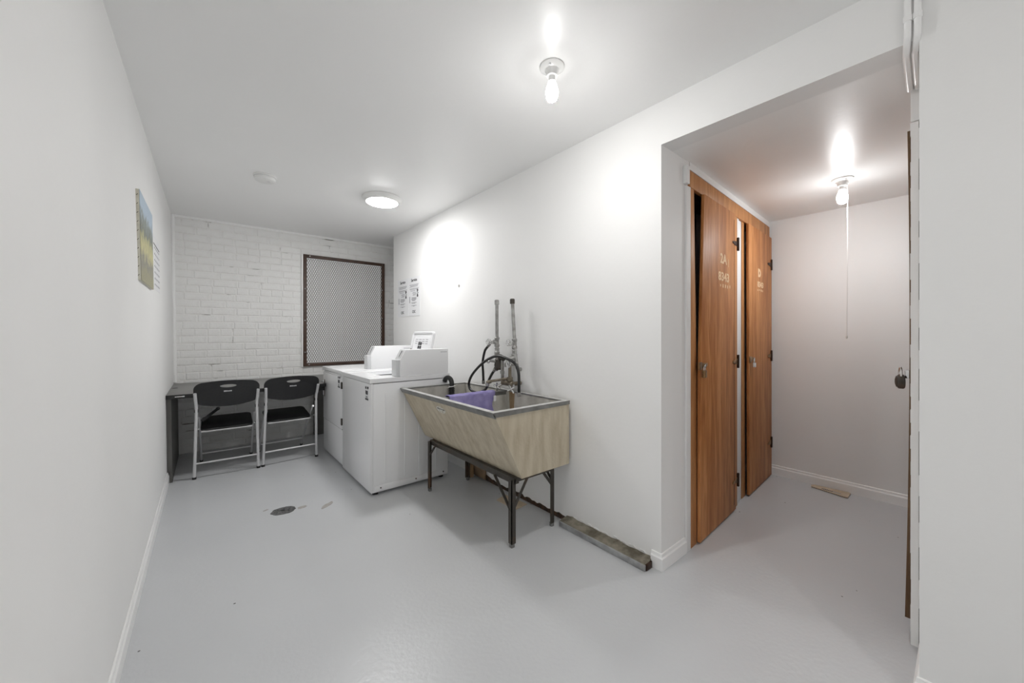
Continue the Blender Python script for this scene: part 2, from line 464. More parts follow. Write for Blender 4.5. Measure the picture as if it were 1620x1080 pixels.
struct(MB().tube([(xl(YB, z_)+.012, YB-.008, z_) for z_ in (.77, H)], .016, 10).build('trim_1', 'trim', smooth=True))
struct(MB().tube([(-.25, YB-.006, H-.008), (2.7, YB-.006, H-.008)], .015, 10).build('trim_2', 'trim', smooth=True))

# ---- worn foot of the sink wall: exposed strip under the ragged plaster edge
rnd = random.Random(11)
ys = [1.75+i*.028 for i in range(43)]
pl = MB(); vs_ = []
for y in ys:
    hh = .022+.030*max(0, noise.noise(Vector((y*6, 1.3, 0))))+.018*rnd.random()
    vs_ += [(XS-.0035, y, 0), (XS-.0035, y, hh), (XS+.004, y, 0), (XS+.004, y, hh)]
n = len(ys)
fs = []
for i in range(n-1):
    a, c = 4*i, 4*i+4
    fs += [(a, c, c+1, a+1), (a+2, a+3, c+3, c+2), (a+1, c+1, c+3, a+3)]
pl.add(vs_, fs).build('plaster_gap', 'rot', wall_right)
# small filled hole on the wall
MB().lathe([(.013, -.003), (.013, 0), (.004, .001)], (XS-.0005, 3.126, 1.745), 'x', 14).build('filled_hole', 'patch', wall_right)

# old sill along the wall foot: cement bed with a metal edge
sill = thing('floor_sill', 'low crumbling cement sill with metal edge lying along the wall foot', 'sill', (1.88, 1.41, 0))
b = MB(); nseg = 26
rows = []
for i in range(nseg+1):
    y = 1.105+(1.735-1.105)*i/nseg
    r1, r2, r3 = [noise.noise(Vector((y*14, k*7.1, 2))) for k in (1, 2, 3)]
    rows.append([(1.846, y, .0), (1.846, y, .030+.002*r1), (1.868, y, .034+.004*r2), (1.895, y, .038+.007*r3), (1.922, y, .046+.014*r1), (1.922, y, 0)])
for i in range(nseg):
    b.add(rows[i]+rows[i+1], [(k, k+1, k+7, k+6) for k in range(5)])
b.add(rows[0], [(0, 1, 2, 3, 4, 5)]); b.add(rows[-1], [(5, 4, 3, 2, 1, 0)])
b.build('cement_bed', 'sillrot', sill)
MB().box(1.836, 1.848, 1.100, 1.728, 0, .032).build('metal_edge', 'alu', sill, bevel=.002)
MB().box(1.85, 1.905, 1.096, 1.105, 0, .036).build('end_cap', 'darkmetal', sill, bevel=.002)
# plaster flakes lifting above the sill
rnd = random.Random(5)
for i in range(9):
    y = 1.14+i*.063; L = rnd.uniform(.03, .055)
    hh = .046+.014*noise.noise(Vector((y*14, 7.1, 2)))
    MB().add([(XS-.001, y, hh+.001), (XS-.001, y+L, hh), (XS-.004, y+L*.9, hh+.012), (XS-.006, y+L*.3, hh+rnd.uniform(.008, .018)),
              (XS+.004, y, hh), (XS+.004, y+L, hh), (XS+.004, y+L*.9, hh+.012), (XS+.004, y+L*.3, hh+.012)],
             [(0,1,2,3),(4,7,6,5),(0,4,5,1),(1,5,6,2),(2,6,7,3),(3,7,4,0)]).build('plaster_flake', 'trim', wall_right)

# floor joint and paint patches
b = MB()
pts = [(-.20, 4.405), (.0, 4.37), (.353, 4.330), (.48, 4.348), (.70, 4.38), (.95, 4.42)]
for (xa, ya), (xb, yb) in zip(pts[:-1], pts[1:]):
    b.add([(xa, ya-.003, .0004), (xb, yb-.003, .0004), (xb, yb+.003, .0004), (xa, ya+.003, .0004)], [(0, 1, 2, 3)])
b.build('floor_joint', 'dark', floor, fixn=False)
def blob(name, cx, cy, rx, ry, rot, m, par, seed, z_=.001):
    rn = random.Random(seed); n = 18; pts = []
    for k in range(n):
        a = 2*math.pi*k/n; s_ = rn.uniform(.8, 1.12)
        x, y = rx*s_*math.cos(a), ry*s_*math.sin(a)
        pts.append((cx+x*math.cos(rot)-y*math.sin(rot), cy+x*math.sin(rot)+y*math.cos(rot)))
    return MB().prism(pts, 'z', -.002, z_).build(name, m, par)
blob('paint_patch', .574, 3.128, .033, .022, .2, 'patch', floor, 1)
blob('paint_patch', .724, 3.045, .062, .022, .75, 'patch', floor, 2)
blob('paint_patch', .36, 3.24, .02, .008, .5, 'patch', floor, 4)

# ------------------------------------------------------------------ sink
SX0, SX1, SY0, SY1, SZ = 1.262, 1.893, 1.69, 2.952, .836
SB, SXB = .415, 1.476
sink = thing('laundry_sink', 'old concrete double laundry sink with metal rim on dark steel legs', 'sink', ((SX0+SX1)/2, (SY0+SY1)/2, 0))
def fx(z_): return SX0+(SXB-SX0)*(SZ-z_)/(SZ-SB)
t = .032
DIV0, DIV1 = 2.325, 2.362
b = MB()
b.v = []
def quad(*p): b.add(p, [(0, 1, 2, 3)])
zt = SZ
quad((SX0,SY0,zt),(SXB,SY0,SB),(SXB,SY1,SB),(SX0,SY1,zt))                      # front slope
quad((SX1,SY0,zt),(SX1,SY1,zt),(SX1,SY1,SB),(SX1,SY0,SB))                      # back
quad((SX0,SY0,zt),(SX1,SY0,zt),(SX1,SY0,SB),(SXB,SY0,SB))                      # near end
quad((SX0,SY1,zt),(SXB,SY1,SB),(SX1,SY1,SB),(SX1,SY1,zt))                      # far end
quad((SXB,SY0,SB),(SX1,SY0,SB),(SX1,SY1,SB),(SXB,SY1,SB))                      # underside
sink_body = b.build('basin_outside', 'concrete', sink, fixn=False)
b = MB()
ZI = SB+.035; dz = .012
ix0t, ix1 = SX0+t, SX1-t
ix0b = fx(ZI)+t
def basin(ya, yb):
    zz = SZ-.006
    quad((ix0t,ya,zz),(ix0t,yb,zz),(ix0b,yb,ZI),(ix0b,ya,ZI))
    quad((ix1,ya,zz),(ix1,ya,ZI),(ix1,yb,ZI),(ix1,yb,zz))
    quad((ix0t,ya,zz),(ix0b,ya,ZI),(ix1,ya,ZI),(ix1,ya,zz))
    quad((ix0t,yb,zz),(ix1,yb,zz),(ix1,yb,ZI),(ix0b,yb,ZI))
    quad((ix0b,ya,ZI),(ix0b,yb,ZI),(ix1,yb,ZI),(ix1,ya,ZI))
basin(SY0+t, DIV0); basin(DIV1, SY1-t)
b.build('basin_inside', 'concrete_in', sink, fixn=False)
b = MB()
b.box(ix0t-.002, ix1+.002, DIV0-.002, DIV1+.002, SZ-.035, SZ-.006)
b.build('divider_top', 'zinc', sink, bevel=.003)
# rim: folded zinc band
b = MB()
z0r, z1r = SZ-.036, SZ
o_ = .006
for q in ((SX0-o_, ix0t+.002, SY0-o_, SY1+o_), (ix1-.002, SX1+.002, SY0-o_, SY1+o_)):
    b.box(q[0], q[1], q[2], q[3], SZ-.008, SZ)
for q in ((SY0-o_, SY0+t+.002), (SY1-t-.002, SY1+o_)):
    b.box(ix0t+.002, ix1-.002, q[0], q[1], SZ-.008, SZ)
# skirt of the rim
b.add([(SX0-o_,SY0-o_,z1r-.008),(fx(z0r)-o_,SY0-o_,z0r),(fx(z0r)-o_,SY1+o_,z0r),(SX0-o_,SY1+o_,z1r-.008),
       (SX0+.001,SY0-o_,z1r-.008),(fx(z0r)+.001,SY0-o_,z0r),(fx(z0r)+.001,SY1+o_,z0r),(SX0+.001,SY1+o_,z1r-.008)],
      [(0,1,2,3),(4,7,6,5),(0,4,5,1),(1,5,6,2),(2,6,7,3),(3,7,4,0)])
b.add([(SX0-o_,SY0-o_,z1r-.008),(fx(z0r+.012)-o_,SY0-o_,z0r+.008),(SX1,SY0-o_,z0r+.012),(SX1,SY0-o_,z1r-.008),
       (SX0-o_,SY0+.001,z1r-.008),(fx(z0r+.012)-o_,SY0+.001,z0r+.008),(SX1,SY0+.001,z0r+.012),(SX1,SY0+.001,z1r-.008)],
      [(0,1,2,3),(4,7,6,5),(0,4,5,1),(1,5,6,2),(2,6,7,3),(3,7,4,0)])
b.build('rim', 'zinc', sink)
b = MB()
for q in ((SX0-o_+.002, ix0t, SY0-o_+.002, SY1+o_-.002), (ix1, SX1, SY0-o_+.002, SY1+o_-.002)):
    b.box(q[0], q[1], q[2], q[3], SZ-.001, SZ+.0012)
for q in ((SY0-o_+.002, SY0+t), (SY1-t, SY1+o_-.002)):
    b.box(ix0t, ix1, q[0], q[1], SZ-.001, SZ+.0012)
b.build('rim_top', mat('zinc_lit_top', srgb(206, 206, 204), .45, .15, col2=srgb(176, 176, 172), scale=18, bump=.1), sink)  # lighter zinc copy: lit upper face of the rim put into the colour
MB().prism([(2.215, .834), (2.285, .834), (2.275, .70), (2.268, .58), (2.235, .50), (2.228, .62), (2.222, .74)], 'x', ix1-.0015, ix1+.001).build('rust_stain', mat('rust_stain', srgb(158, 138, 108), .7, col2=srgb(128, 102, 72), scale=14, stretch=(1, 6, 1), bump=.1), sink)
# steel stand
def angle_leg(x, y, sx_, sy_):
    m = MB()
    m.box(min(x, x+sx_*.032), max(x, x+sx_*.032), min(y, y+sy_*.005), max(y, y+sy_*.005), .022, .405)
    m.box(min(x, x+sx_*.005), max(x, x+sx_*.005), min(y, y+sy_*.032), max(y, y+sy_*.032), .022, .405)
    return m
LEGS = [(1.425, 1.725, 1, 1), (1.425, 2.80, 1, -1), (1.815, 1.752, -1, 1), (1.815, 2.80, -1, -1)]
for i, (x, y, sx_, sy_) in enumerate(LEGS):
    lg = angle_leg(x, y, sx_, sy_).build('leg', 'steel_dark', sink)
    MB().box(x-.012+(.012 if sx_ > 0 else -.012), x+.012+(.012 if sx_ > 0 else -.012), y-.012+sy_*.012, y+.012+sy_*.012, 0, .026).build('foot', 'zinc', lg, bevel=.003)
MB().box(1.4455, 1.482, 1.725, 2.80, .377, .4148).build('front_rail', 'steel_dark', sink)
MB().box(1.78, 1.815, 1.752, 2.80, .38, .414).build('back_rail', 'steel_dark', sink)
MB().box(1.46, 1.78, 1.73, 1.745, .385, .414).build('end_rail', 'steel_dark', sink)
MB().box(1.46, 1.78, 2.78, 2.795, .385, .414).build('end_rail', 'steel_dark', sink)
for p, q in (((1.43, 1.735, .215), (1.43, 1.90, .39)), ((1.43, 2.79, .28), (1.43, 2.69, .385)),
             ((1.435, 1.73, .215), (1.56, 1.73, .40)), ((1.805, 1.757, .27), (1.70, 1.757, .40)), ((1.81, 1.76, .29), (1.81, 1.86, .40))):
    MB().rbar(p, q, .018, .005).build('brace', 'steel_dark', sink)
# faded maker sticker on the sloping front
def on_front(y, z_, d): # point on the front slope pushed out by d
    nx, nz = -(SZ-SB), -(SXB-SX0); l = math.hypot(nx, nz)
    return (fx(z_)+nx/l*d, y, z_+nz/l*d)
pts = [(2.375+.062*math.cos(a), .742+.026*math.sin(a)+.0*a) for a in [2*math.pi*k/20 for k in range(20)]]
b = MB(); n = len(pts)
b.add([on_front(y, z_, .0008) for y, z_ in pts]+[on_front(y, z_, -.001) for y, z_ in pts],
      [tuple(range(n)), tuple(range(2*n-1, n-1, -1))]+[(i, (i+1) % n, n+(i+1) % n, n+i) for i in range(n)])
st = b.build('sticker', mat('worn_sticker', srgb(212, 211, 204), .6, col2=srgb(168, 158, 138), scale=60, lo=.5, hi=.66, bump=.1), sink)
rn = random.Random(8)
for i in range(7):
    y = 2.42-i*.015; z_ = .750-.0005*i
    b = MB(); hh = rn.uniform(.006, .011)
    b.add([on_front(y, z_-hh/2, .0014), on_front(y-.010, z_-hh/2, .0014), on_front(y-.011, z_+hh/2, .0014), on_front(y+.001, z_+hh/2, .0014)], [(0, 1, 2, 3)])
    b.build('worn_lettering', 'ink', st, fixn=False)

# towel over the divider
b = MB()
NX, NP = 26, 22
prof = []
zt_ = SZ-.004
for k in range(9): prof.append((DIV0-.006, zt_-.20+.20*k/8))
for k in range(1, 5):
    a = math.pi*k/5; prof.append(((DIV0+DIV1)/2-math.cos(a)*((DIV1-DIV0)/2+.006), zt_+.008*math.sin(a)))
for k in range(9): prof.append((DIV1+.006, zt_-.13*k/8))
xs_ = [1.335+(1.735-1.335)*i/NX for i in range(NX+1)]
for i, x in enumerate(xs_):
    for j, (py, pz) in enumerate(prof):
        dn = max(0, zt_-pz)
        wv = .010*math.sin(x*38+.8)*min(1, dn*9)+.006*noise.noise(Vector((x*20, pz*14, j > 10)))
        side = -1 if j < 10 else 1
        xx = x + (.012*math.sin(pz*40) if i in (0, NX) else 0) - (.10*dn if i > NX-4 and side < 0 else 0)*((i-(NX-4))/4)
        xx = max(xx, fx(pz)+t+.012+.012*(i/NX))
        b.v.append((xx, py+side*abs(wv)+side*.02*dn, pz+.0035*noise.noise(Vector((x*30, 3, j)))))
m_ = len(prof)
for i in range(NX):
    for j in range(m_-1):
        b.f.append((i*m_+j, (i+1)*m_+j, (i+1)*m_+j+1, i*m_+j+1))
tw = b.build('towel', 'towel', smooth=True, fixn=False)
md = tw.modifiers.new('solid', 'SOLIDIFY'); md.thickness = .006; md.offset = 1
tag(tw, 'purple terry towel draped over the divider of the concrete sink', 'towel')
for k, (y, z_) in enumerate(((2.318, .795),)):
    MB().prism(rrect(1.722, 1.744, z_-.030, z_+.014, .005), 'y', y-.018, y-.015).build('care_label', 'paper', tw)

# washer drain hose hooked over the far end of the sink
pth = spline([(1.672, 2.962, .858), (1.676, 2.950, .882), (1.686, 2.925, .894), (1.696, 2.900, .880), (1.70, 2.888, .850), (1.70, 2.886, .79), (1.70, 2.886, .66)], 8)
dh = thing('drain_hose', 'black drain hose hooked over the far rim of the concrete sink', 'hose', (1.70, 2.95, .6))
MB().tube(pth, .021, 14).build('pipe', 'hose', dh, smooth=True)
b = MB()
for k in range(9):
    z_ = .80-.015*k
    b.tube([(1.70+.0245*math.cos(a), 2.886+.0245*math.sin(a), z_) for a in [2*math.pi*q/14 for q in range(14)]], .004, 6, closed=True)
b.build('corrugated_cuff', 'rubber', dh, smooth=True)
tz = MB().tube([(1.70+.026*math.cos(a), 2.886+.026*math.sin(a), .822+.004*math.cos(a)) for a in [2*math.pi*q/16 for q in range(16)]], .0035, 6, closed=True)
tz.tube([(1.675, 2.872, .820), (1.645, 2.86, .812)], .002, 6).tube([(1.722, 2.872, .826), (1.745, 2.865, .836)], .002, 6)
tz.build('cable_tie', 'tie', dh, smooth=True)

# ------------------------------------------------------------------ plumbing above the sink
def riser(x, pts, label, wheel, cap_dark):
    t_ = thing('water_riser', label, 'pipe', (x, pts[-1][0], pts[-1][1]), group='pair of capped risers above the sink')
    P = [(x, y, z_) for y, z_ in pts]
    MB().tube(P, .0135, 14).build('pipe', 'galv', t_, smooth=True)
    y, z_ = pts[0]
    MB().lathe([(.016, -.028), (.019, -.026), (.019, .006), (.014, .012)], (x, y, z_), 'z', 14).build('cap', 'steel_dark' if cap_dark else 'galv', t_, smooth=True)
    y2, z2 = pts[1]
    MB().lathe([(.018, -.075), (.021, -.07), (.021, -.055), (.017, -.05), (.017, -.02), (.021, -.015), (.021, 0), (.016, .005)], (x, y2, z2), 'z', 14).build('coupling', 'galv', t_, smooth=True)
    MB().lathe([(.017, -.145), (.022, -.14), (.022, -.115), (.018, -.11), (.018, -.095), (.022, -.09), (.015, -.08)], (x, y2, z2), 'z', 8).build('union', 'galv', t_)
    wx, wy, wz = wheel
    st_ = MB().tube([(x, y2, z2-.035), (wx, wy, wz)], .010, 10)
    st_.lathe([(.015, -.016), (.015, .012), (.010, .018)], ((x+wx)/2, (y2+wy)/2, (z2-.035+wz)/2), 'z', 10)
    v = st_.build('valve', 'galv', t_, smooth=True)
    ax = Vector((-.75, -.62, .15)).normalized(); u = ax.orthogonal().normalized(); q = ax.cross(u)
    c = Vector(wheel)
    hw = MB().tube([c+(u*math.cos(a)+q*math.sin(a))*(.021+.0025*math.cos(5*a)) for a in [2*math.pi*k/30 for k in range(30)]], .0052, 6, closed=True)
    for k in range(5):
        a = 2*math.pi*k/5
        hw.tube([c, c+(u*math.cos(a)+q*math.sin(a))*.021], .0040, 6)
    hw.tube([c-ax*.008, c+ax*.008], .008, 8)
    hw.build('handwheel', 'chrome', v, smooth=True)
    return t_
rA = riser(1.85, [(2.429, 1.545), (2.427, 1.250), (2.425, 1.12), (2.418, 1.01)], 'galvanised capped riser pipe with handwheel valve, farther one above the sink', (1.795, 2.465, 1.215), False)
rB = riser(1.85, [(2.232, 1.540), (2.206, 1.240), (2.197, 1.12), (2.175, 1.03)], 'galvanised capped riser pipe with handwheel valve, nearer one above the sink', (1.775, 2.185, 1.215), True)
MB().tube(spline([(1.85, 2.175, 1.03), (1.852, 2.168, 1.018), (1.862, 2.165, 1.012), (1.878, 2.165, 1.010)], 6), .015, 12).build('elbow', 'galv', rB, smooth=True)

mx = thing('mixing_faucet', 'tarnished wall faucet with cross handles dripping rust into the sink', 'faucet', (1.84, 2.25, .84))
MB().tube([(1.905, 2.30, .90), (1.82, 2.30, .90)], .016, 12).tube([(1.905, 2.20, .90), (1.82, 2.20, .90)], .016, 12).tube([(1.82, 2.315, .90), (1.82, 2.185, .90)], .019, 14).build('body', 'brass', mx, smooth=True)
MB().tube([(1.82, 2.319, 1.087), (1.82, 2.317, .905)], .013, 12).tube([(1.82, 2.319, .97), (1.82, 2.319, .99)], .018, 10).build('supply_pipe', 'galv', mx, smooth=True)
MB().tube([(1.82, 2.225, 1.045), (1.82, 2.225, .905)], .0125, 12).tube([(1.82, 2.225, .95), (1.82, 2.225, .92)], .022, 8).build('supply_pipe', 'brass', mx, smooth=True)
MB().tube(spline([(1.82, 2.25, .925), (1.79, 2.24, .937), (1.765, 2.28, .928), (1.755, 2.41, .905)], 6), .0105, 12).tube([(1.757, 2.39, .905), (1.752, 2.425, .895)], .015, 10).build('spout', 'brass', mx, smooth=True)
for y, tz_ in ((2.339, .4), (2.163, -.5)):
    hd = MB().tube([(1.82, y-.02*(1 if y > 2.25 else -1), .89), (1.785, y, .868)], .011, 10)
    for k in range(2):
        a = tz_+k*math.pi/2
        d = Vector((-.3, math.cos(a), math.sin(a))).normalized()*.034
        c = Vector((1.783, y, .867)); hd.tube([c-d, c+d], [.0065, .0065], 8)
    hd.build('cross_handle', 'chrome', mx, smooth=True)
# cluster of fittings that ties the risers together
vb = MB()
vb.lathe([(.018, -.05), (.036, -.035), (.040, -.01), (.034, .01), (.036, .03), (.022, .05)], (1.83, 2.372, 1.045), 'z', 12)
vb.tube([(1.845, 2.42, 1.10), (1.82, 2.34, 1.10), (1.82, 2.30, 1.085)], .020, 10)
vb.tube([(1.83, 2.372, 1.02), (1.80, 2.38, 1.0)], .02, 10)
vbo = vb.build('valve_body', 'steel_dark', mx, smooth=True)
MB().tube([(1.845, 2.20, 1.10), (1.80, 2.215, 1.09), (1.785, 2.22, 1.05)], .016, 10).lathe([(.020, -.015), (.020, .015), (.012, .02)], (1.787, 2.22, 1.045), 'z', 8).build('elbow', 'galv', mx, smooth=True)
for c, nme in (((1.745, 2.402, 1.071), 'hose_valve'), ((1.74, 2.142, 1.055), 'hose_valve')):
    c = Vector(c)
    h_ = MB().tube([Vector((1.81, c.y-.02, 1.06)), c+Vector((.01, 0, 0))], .011, 10)
    hv = h_.build('hose_valve', 'galv', mx, smooth=True)
    hw = MB().tube([c+Vector((0, math.cos(a), math.sin(a)))*.020 for a in [2*math.pi*k/20 for k in range(20)]], .005, 6, closed=True)
    for k in range(4):
        a = math.pi*k/2+.3; hw.tube([c, c+Vector((0, math.cos(a), math.sin(a)))*.02], .0035, 6)
    hw.build('handwheel', 'chrome', hv, smooth=True)

def hose(name, pts, r, label, n=8, end=None):
    t_ = thing(name, label, 'hose', pts[0])
    p = spline(pts, n)
    MB().tube(p, r, 12).build('tube', 'hose', t_, smooth=True)
    for e, d in ((p[0], p[1]), (p[-1], p[-2])):
        v = (d-e).normalized()
        MB().tube([e-v*.004, e+v*.026], r*1.35, 10).build('ferrule', 'galv', t_, smooth=True)
    return t_
hose('supply_hose', [(1.745, 2.032, .838), (1.74, 2.025, .934), (1.74, 2.032, 1.01), (1.738, 2.067, 1.067), (1.73, 2.154, 1.1), (1.722, 2.253, 1.113),
     (1.72, 2.36, 1.086), (1.725, 2.489, 1.026), (1.735, 2.619, .938), (1.74, 2.674, .861), (1.74, 2.643, .812), (1.74, 2.549, .800), (1.745, 2.46, .828), (1.75, 2.425, .862), (1.752, 2.418, .892)],
     .0105, 'black rubber hose looping in a wide arc over the sink')
hose('fill_hose', [(1.81, 2.478, 1.195), (1.82, 2.515, 1.175), (1.825, 2.564, 1.133), (1.83, 2.60, 1.039), (1.845, 2.614, .949), (1.86, 2.63, .86)], .0105,
     'black hose curving down the wall from the farther handwheel valve')
hose('branch_hose', [(1.80, 2.385, 1.003), (1.81, 2.46, .935), (1.83, 2.536, .862)], .0105, 'short straight black hose slanting down from the dark valve body', 6)

# things on the floor below the sink
cb = MB().add([(1.752, 2.305, .002), (1.758, 2.085, .004), (1.885, 2.10, .003), (1.862, 2.335, .002), (1.752, 2.305, .006), (1.758, 2.085, .010), (1.885, 2.10, .007), (1.862, 2.335, .006)],
         [(0,3,2,1),(4,5,6,7),(0,1,5,4),(1,2,6,5),(2,3,7,6),(3,0,4,7)])
cb.v = [(x, y, z_-.002) for x, y, z_ in cb.v]
tag(cb.build('cardboard_sheet', 'card'), 'torn tan cardboard sheet on the floor under the sink', 'cardboard')
wb = thing('wood_block', 'short upright lumber offcut against the wall under the sink', 'wood block', (1.875, 2.835, 0))
MB().box(1.845, 1.885, 2.815, 2.850, 0, .20).build('stud', 'rawwood', wb, bevel=.002)
MB().box(1.892, 1.912, 2.66, 2.84, .015, .20).build('board', mat('stained_board', srgb(150, 128, 104), .7, col2=srgb(112, 90, 68), scale=9, bump=.2), wb, bevel=.002)

# ------------------------------------------------------------------ washer and dryer
def wedge(pts, y0, y1): return MB().prism(pts, 'y', y0, y1)
WX0, WX1, WY0, WY1 = 1.022, 1.712, 2.968, 3.735
wa = thing('washing_machine', 'white top-loading coin washer with its lid open beside the sink', 'washer', ((WX0+WX1)/2, (WY0+WY1)/2, 0))
MB().box(WX0+.004, WX1, WY0+.004, WY1, .025, .884).build('cabinet', 'appl', wa, bevel=.004)
MB().box(WX0, WX0+.006, WY0+.012, WY1-.004, .03, .884).build('front_panel', 'appl', wa, bevel=.002)
MB().box(WX0+.002, WX0+.018, WY0, WY0+.006, .03, .888).build('corner_strip', 'appl', wa, bevel=.002)
# side panel with pressed vertical ribs
sp_ = MB().box(WX0+.022, WX1-.002, WY0+.001, WY0+.006, .085, .884).build('side_panel', 'appl', wa, bevel=.0015)
for x in (1.135, 1.30, 1.425, 1.585):
    MB().box(x, x+.006, WY0-.0025, WY0+.002, .10, .80).build('pressed_rib', 'appl', sp_, bevel=.0012)
kr = MB().box(WX0+.03, WX1-.004, WY0-.001, WY0+.005, .035, .078).build('kick_rail', 'appl', wa, bevel=.003)
for x in (1.10, 1.40, 1.66):
    MB().lathe([(.006, 0), (.006, -.003), (.003, -.004)], (x, WY0-.001, .057), 'y', 10).build('screw', 'steel_dark', kr)
MB().lathe([(.005, 0), (.005, -.003)], (1.66, WY0+.001, .868), 'y', 10).build('screw', 'steel_dark', wa)
for x in (WX0+.05, WX1-.05):
    for y in (WY0+.05, WY1-.05):
        MB().lathe([(.022, 0), (.022, .012), (.010, .014), (.010, .03)], (x, y, 0), 'z', 12).build('foot', 'rubber', wa)
# top deck with the open tub mouth
TZ0, TZ1 = .892, .926
MX0, MX1, MY0, MY1 = 1.175, 1.575, 3.15, 3.56
b = MB()
for q in ((WX0-.010, MX0, WY0-.004, WY1+.004), (MX1, WX1+.012, WY0-.004, WY1+.004), (MX0, MX1, WY0-.004, MY0), (MX0, MX1, MY1, WY1+.004)):
    b.box(q[0], q[1], q[2], q[3], TZ0, TZ1)
bm = None
deck = MB()
outer = [(WX0-.010, WY0-.004), (WX1+.012, WY0-.004), (WX1+.012, WY1+.004), (WX0-.010, WY1+.004)]
inner = rrect(MX0, MX1, MY0, MY1, .05)
def ring_plate(outer, inner, z0, z1):
    bm = bmesh.new()
    lo = [bm.verts.new((x, y, z0)) for x, y in outer]; li = [bm.verts.new((x, y, z0)) for x, y in inner]
    es = [bm.edges.new((l[i], l[(i+1) % len(l)])) for l in (lo, li) for i in range(len(l))]
    bmesh.ops.triangle_fill(bm, use_beauty=True, use_dissolve=False, edges=es)
    g = bmesh.ops.extrude_face_region(bm, geom=bm.faces[:])
    for v in g['geom']:
        if isinstance(v, bmesh.types.BMVert): v.co.z = z1
    bmesh.ops.recalc_face_normals(bm, faces=bm.faces)
    m = MB(); idx = {v: i for i, v in enumerate(bm.verts)}
    m.v = [tuple(v.co) for v in bm.verts]; m.f = [tuple(idx[v] for v in f.verts) for f in bm.faces]
    bm.free(); return m
ring_plate(outer, inner, TZ0, TZ1).build('top_deck', 'appl', wa)
MB().prism(rrect(MX0-.012, MX1+.012, MY0-.012, MY1+.012, .06), 'z', TZ0-.06, TZ0-.055).build('tub_well', 'appl_grey', wa)
MB().lathe([(.17, 0), (.17, .02), (.15, .022)], ((MX0+MX1)/2, (MY0+MY1)/2, TZ0-.055), 'z', 28).build('tub_ring', 'dark', wa, smooth=True)
for y in (3.10, 3.62):
    MB().box(WX0+.02, WX1-.35, y-.003, y+.003, TZ1-.002, TZ1+.003).build('deck_ridge', 'appl', wa, bevel=.001)
# open lid, leaning back
lx0, lz0, lx1, lz1 = 1.585, TZ1+.004, 1.668, 1.306
d = Vector((lx1-lx0, 0, lz1-lz0)); Ld = d.length; d.normalize(); nrm = Vector((-d.z, 0, d.x))   # faces the room
def lidpt(y, s_, o): return tuple(Vector((lx0, y, lz0))+d*s_+nrm*o)
LY0, LY1 = 3.135, 3.575
def lid_plate(outl, o0, o1):
    n = len(outl); m = MB()
    m.add([lidpt(y, s_, o0) for y, s_ in outl]+[lidpt(y, s_, o1) for y, s_ in outl],
          [tuple(range(n)), tuple(range(2*n-1, n-1, -1))]+[(i, (i+1) % n, n+(i+1) % n, n+i) for i in range(n)])
    return m
lid = lid_plate(rrect(LY0, LY1, 0, Ld, .035), -.014, 0).build('lid', 'appl', wa, bevel=.003)
fr = MB()
loop = rrect(LY0+.012, LY1-.012, .012, Ld-.012, .03)
fr.tube([lidpt(y, s_, .003) for y, s_ in loop], .010, 8, closed=True).build('lid_rim', 'appl', lid, smooth=True)
lid_plate(rrect(LY0+.05, LY1-.05, .06, Ld-.055, .02), -.001, .0035).build('instruction_label', 'paper', lid)
rn = random.Random(2)
for k in range(3):
    for j in range(4):
        ya = LY1-.085-j*.072
        lid_plate([(ya, Ld-.085-k*.020), (ya-.052*rn.uniform(.7, 1), Ld-.085-k*.020), (ya-.052, Ld-.079-k*.020), (ya, Ld-.079-k*.020)], .002, .0045).build('printed_line', 'ink_grey', lid)
for r_ in range(5):
    for c_ in range(2):
        ya = 3.345+c_*.040; sa = Ld-.138-r_*.036
        lid_plate(rrect(ya, ya+.034, sa, sa+.030, .003, 2), .002, .0045).build('printed_icon', 'ink', lid)
for y in (LY0+.025, LY1-.025):
    MB().lathe([(.009, .0), (.009, -.008), (.005, -.012)], lidpt(y, Ld*.52, .004), 'x', 10).build('lid_bumper', 'steel_dark', lid)
# coin box
def coin_box(parent, y0, y1, x0, z0, z1, xs_):
    pr = [(x0, z0), (x0, z0+.145), (x0+.045, z1), (xs_, z1), (xs_, z0)]
    bx = MB().prism(pr, 'y', y0, y1).build('coin_box', 'appl', parent, bevel=.003)
    MB().box(x0-.030, x0+.004, y0+.012, y1-.004, z0+.002, z0+.138).build('coin_drawer', 'appl_grey', bx, bevel=.002)
    # slanted coin slot plate
    p = [(x0+.004, z0+.152), (x0+.040, z1-.006), (x0+.037, z1-.003), (x0+.001, z0+.155)]
    MB().prism(p, 'y', y0+.012, y1-.03).build('slot_plate', 'appl_grey', bx)
    MB().prism([(x0+.006, z0+.160), (x0+.034, z1-.010), (x0+.032, z1-.008), (x0+.004, z0+.162)], 'y', y0+.04, y0+.048).build('coin_slot', 'dark', bx)
    for k in range(5):
        MB().box(xs_-.075+k*.013, xs_-.066+k*.013, y0-.0008, y0+.001, z1-.030, z1-.024).build('maker_mark', 'ink_grey', bx)
    return bx
coin_box(wa, 2.974, 3.088, 1.266, TZ1, 1.148, 1.714)
def warn_label(parent, x, y, z_, w_=.075, h_=.115):
    lb = MB().box(x-.001, x+.001, y-w_/2, y+w_/2, z_-h_/2, z_+h_/2).build('warning_label', 'appl', parent)
    rn = random.Random(int(y*100))
    for (ya, yb, za, zb) in ((-.5, -.1, .32, .48), (.15, .5, .30, .46), (-.30, .25, -.08, .18), (.3, .42, -.05, .2), (-.45, .5, -.46, -.34), (-.2, .3, -.28, -.22)):
        MB().box(x-.0018, x, y+ya*w_, y+yb*w_, z_+za*h_, z_+zb*h_).build('label_print', 'ink', lb)
warn_label(wa, WX0-.0005, 3.055, .805)

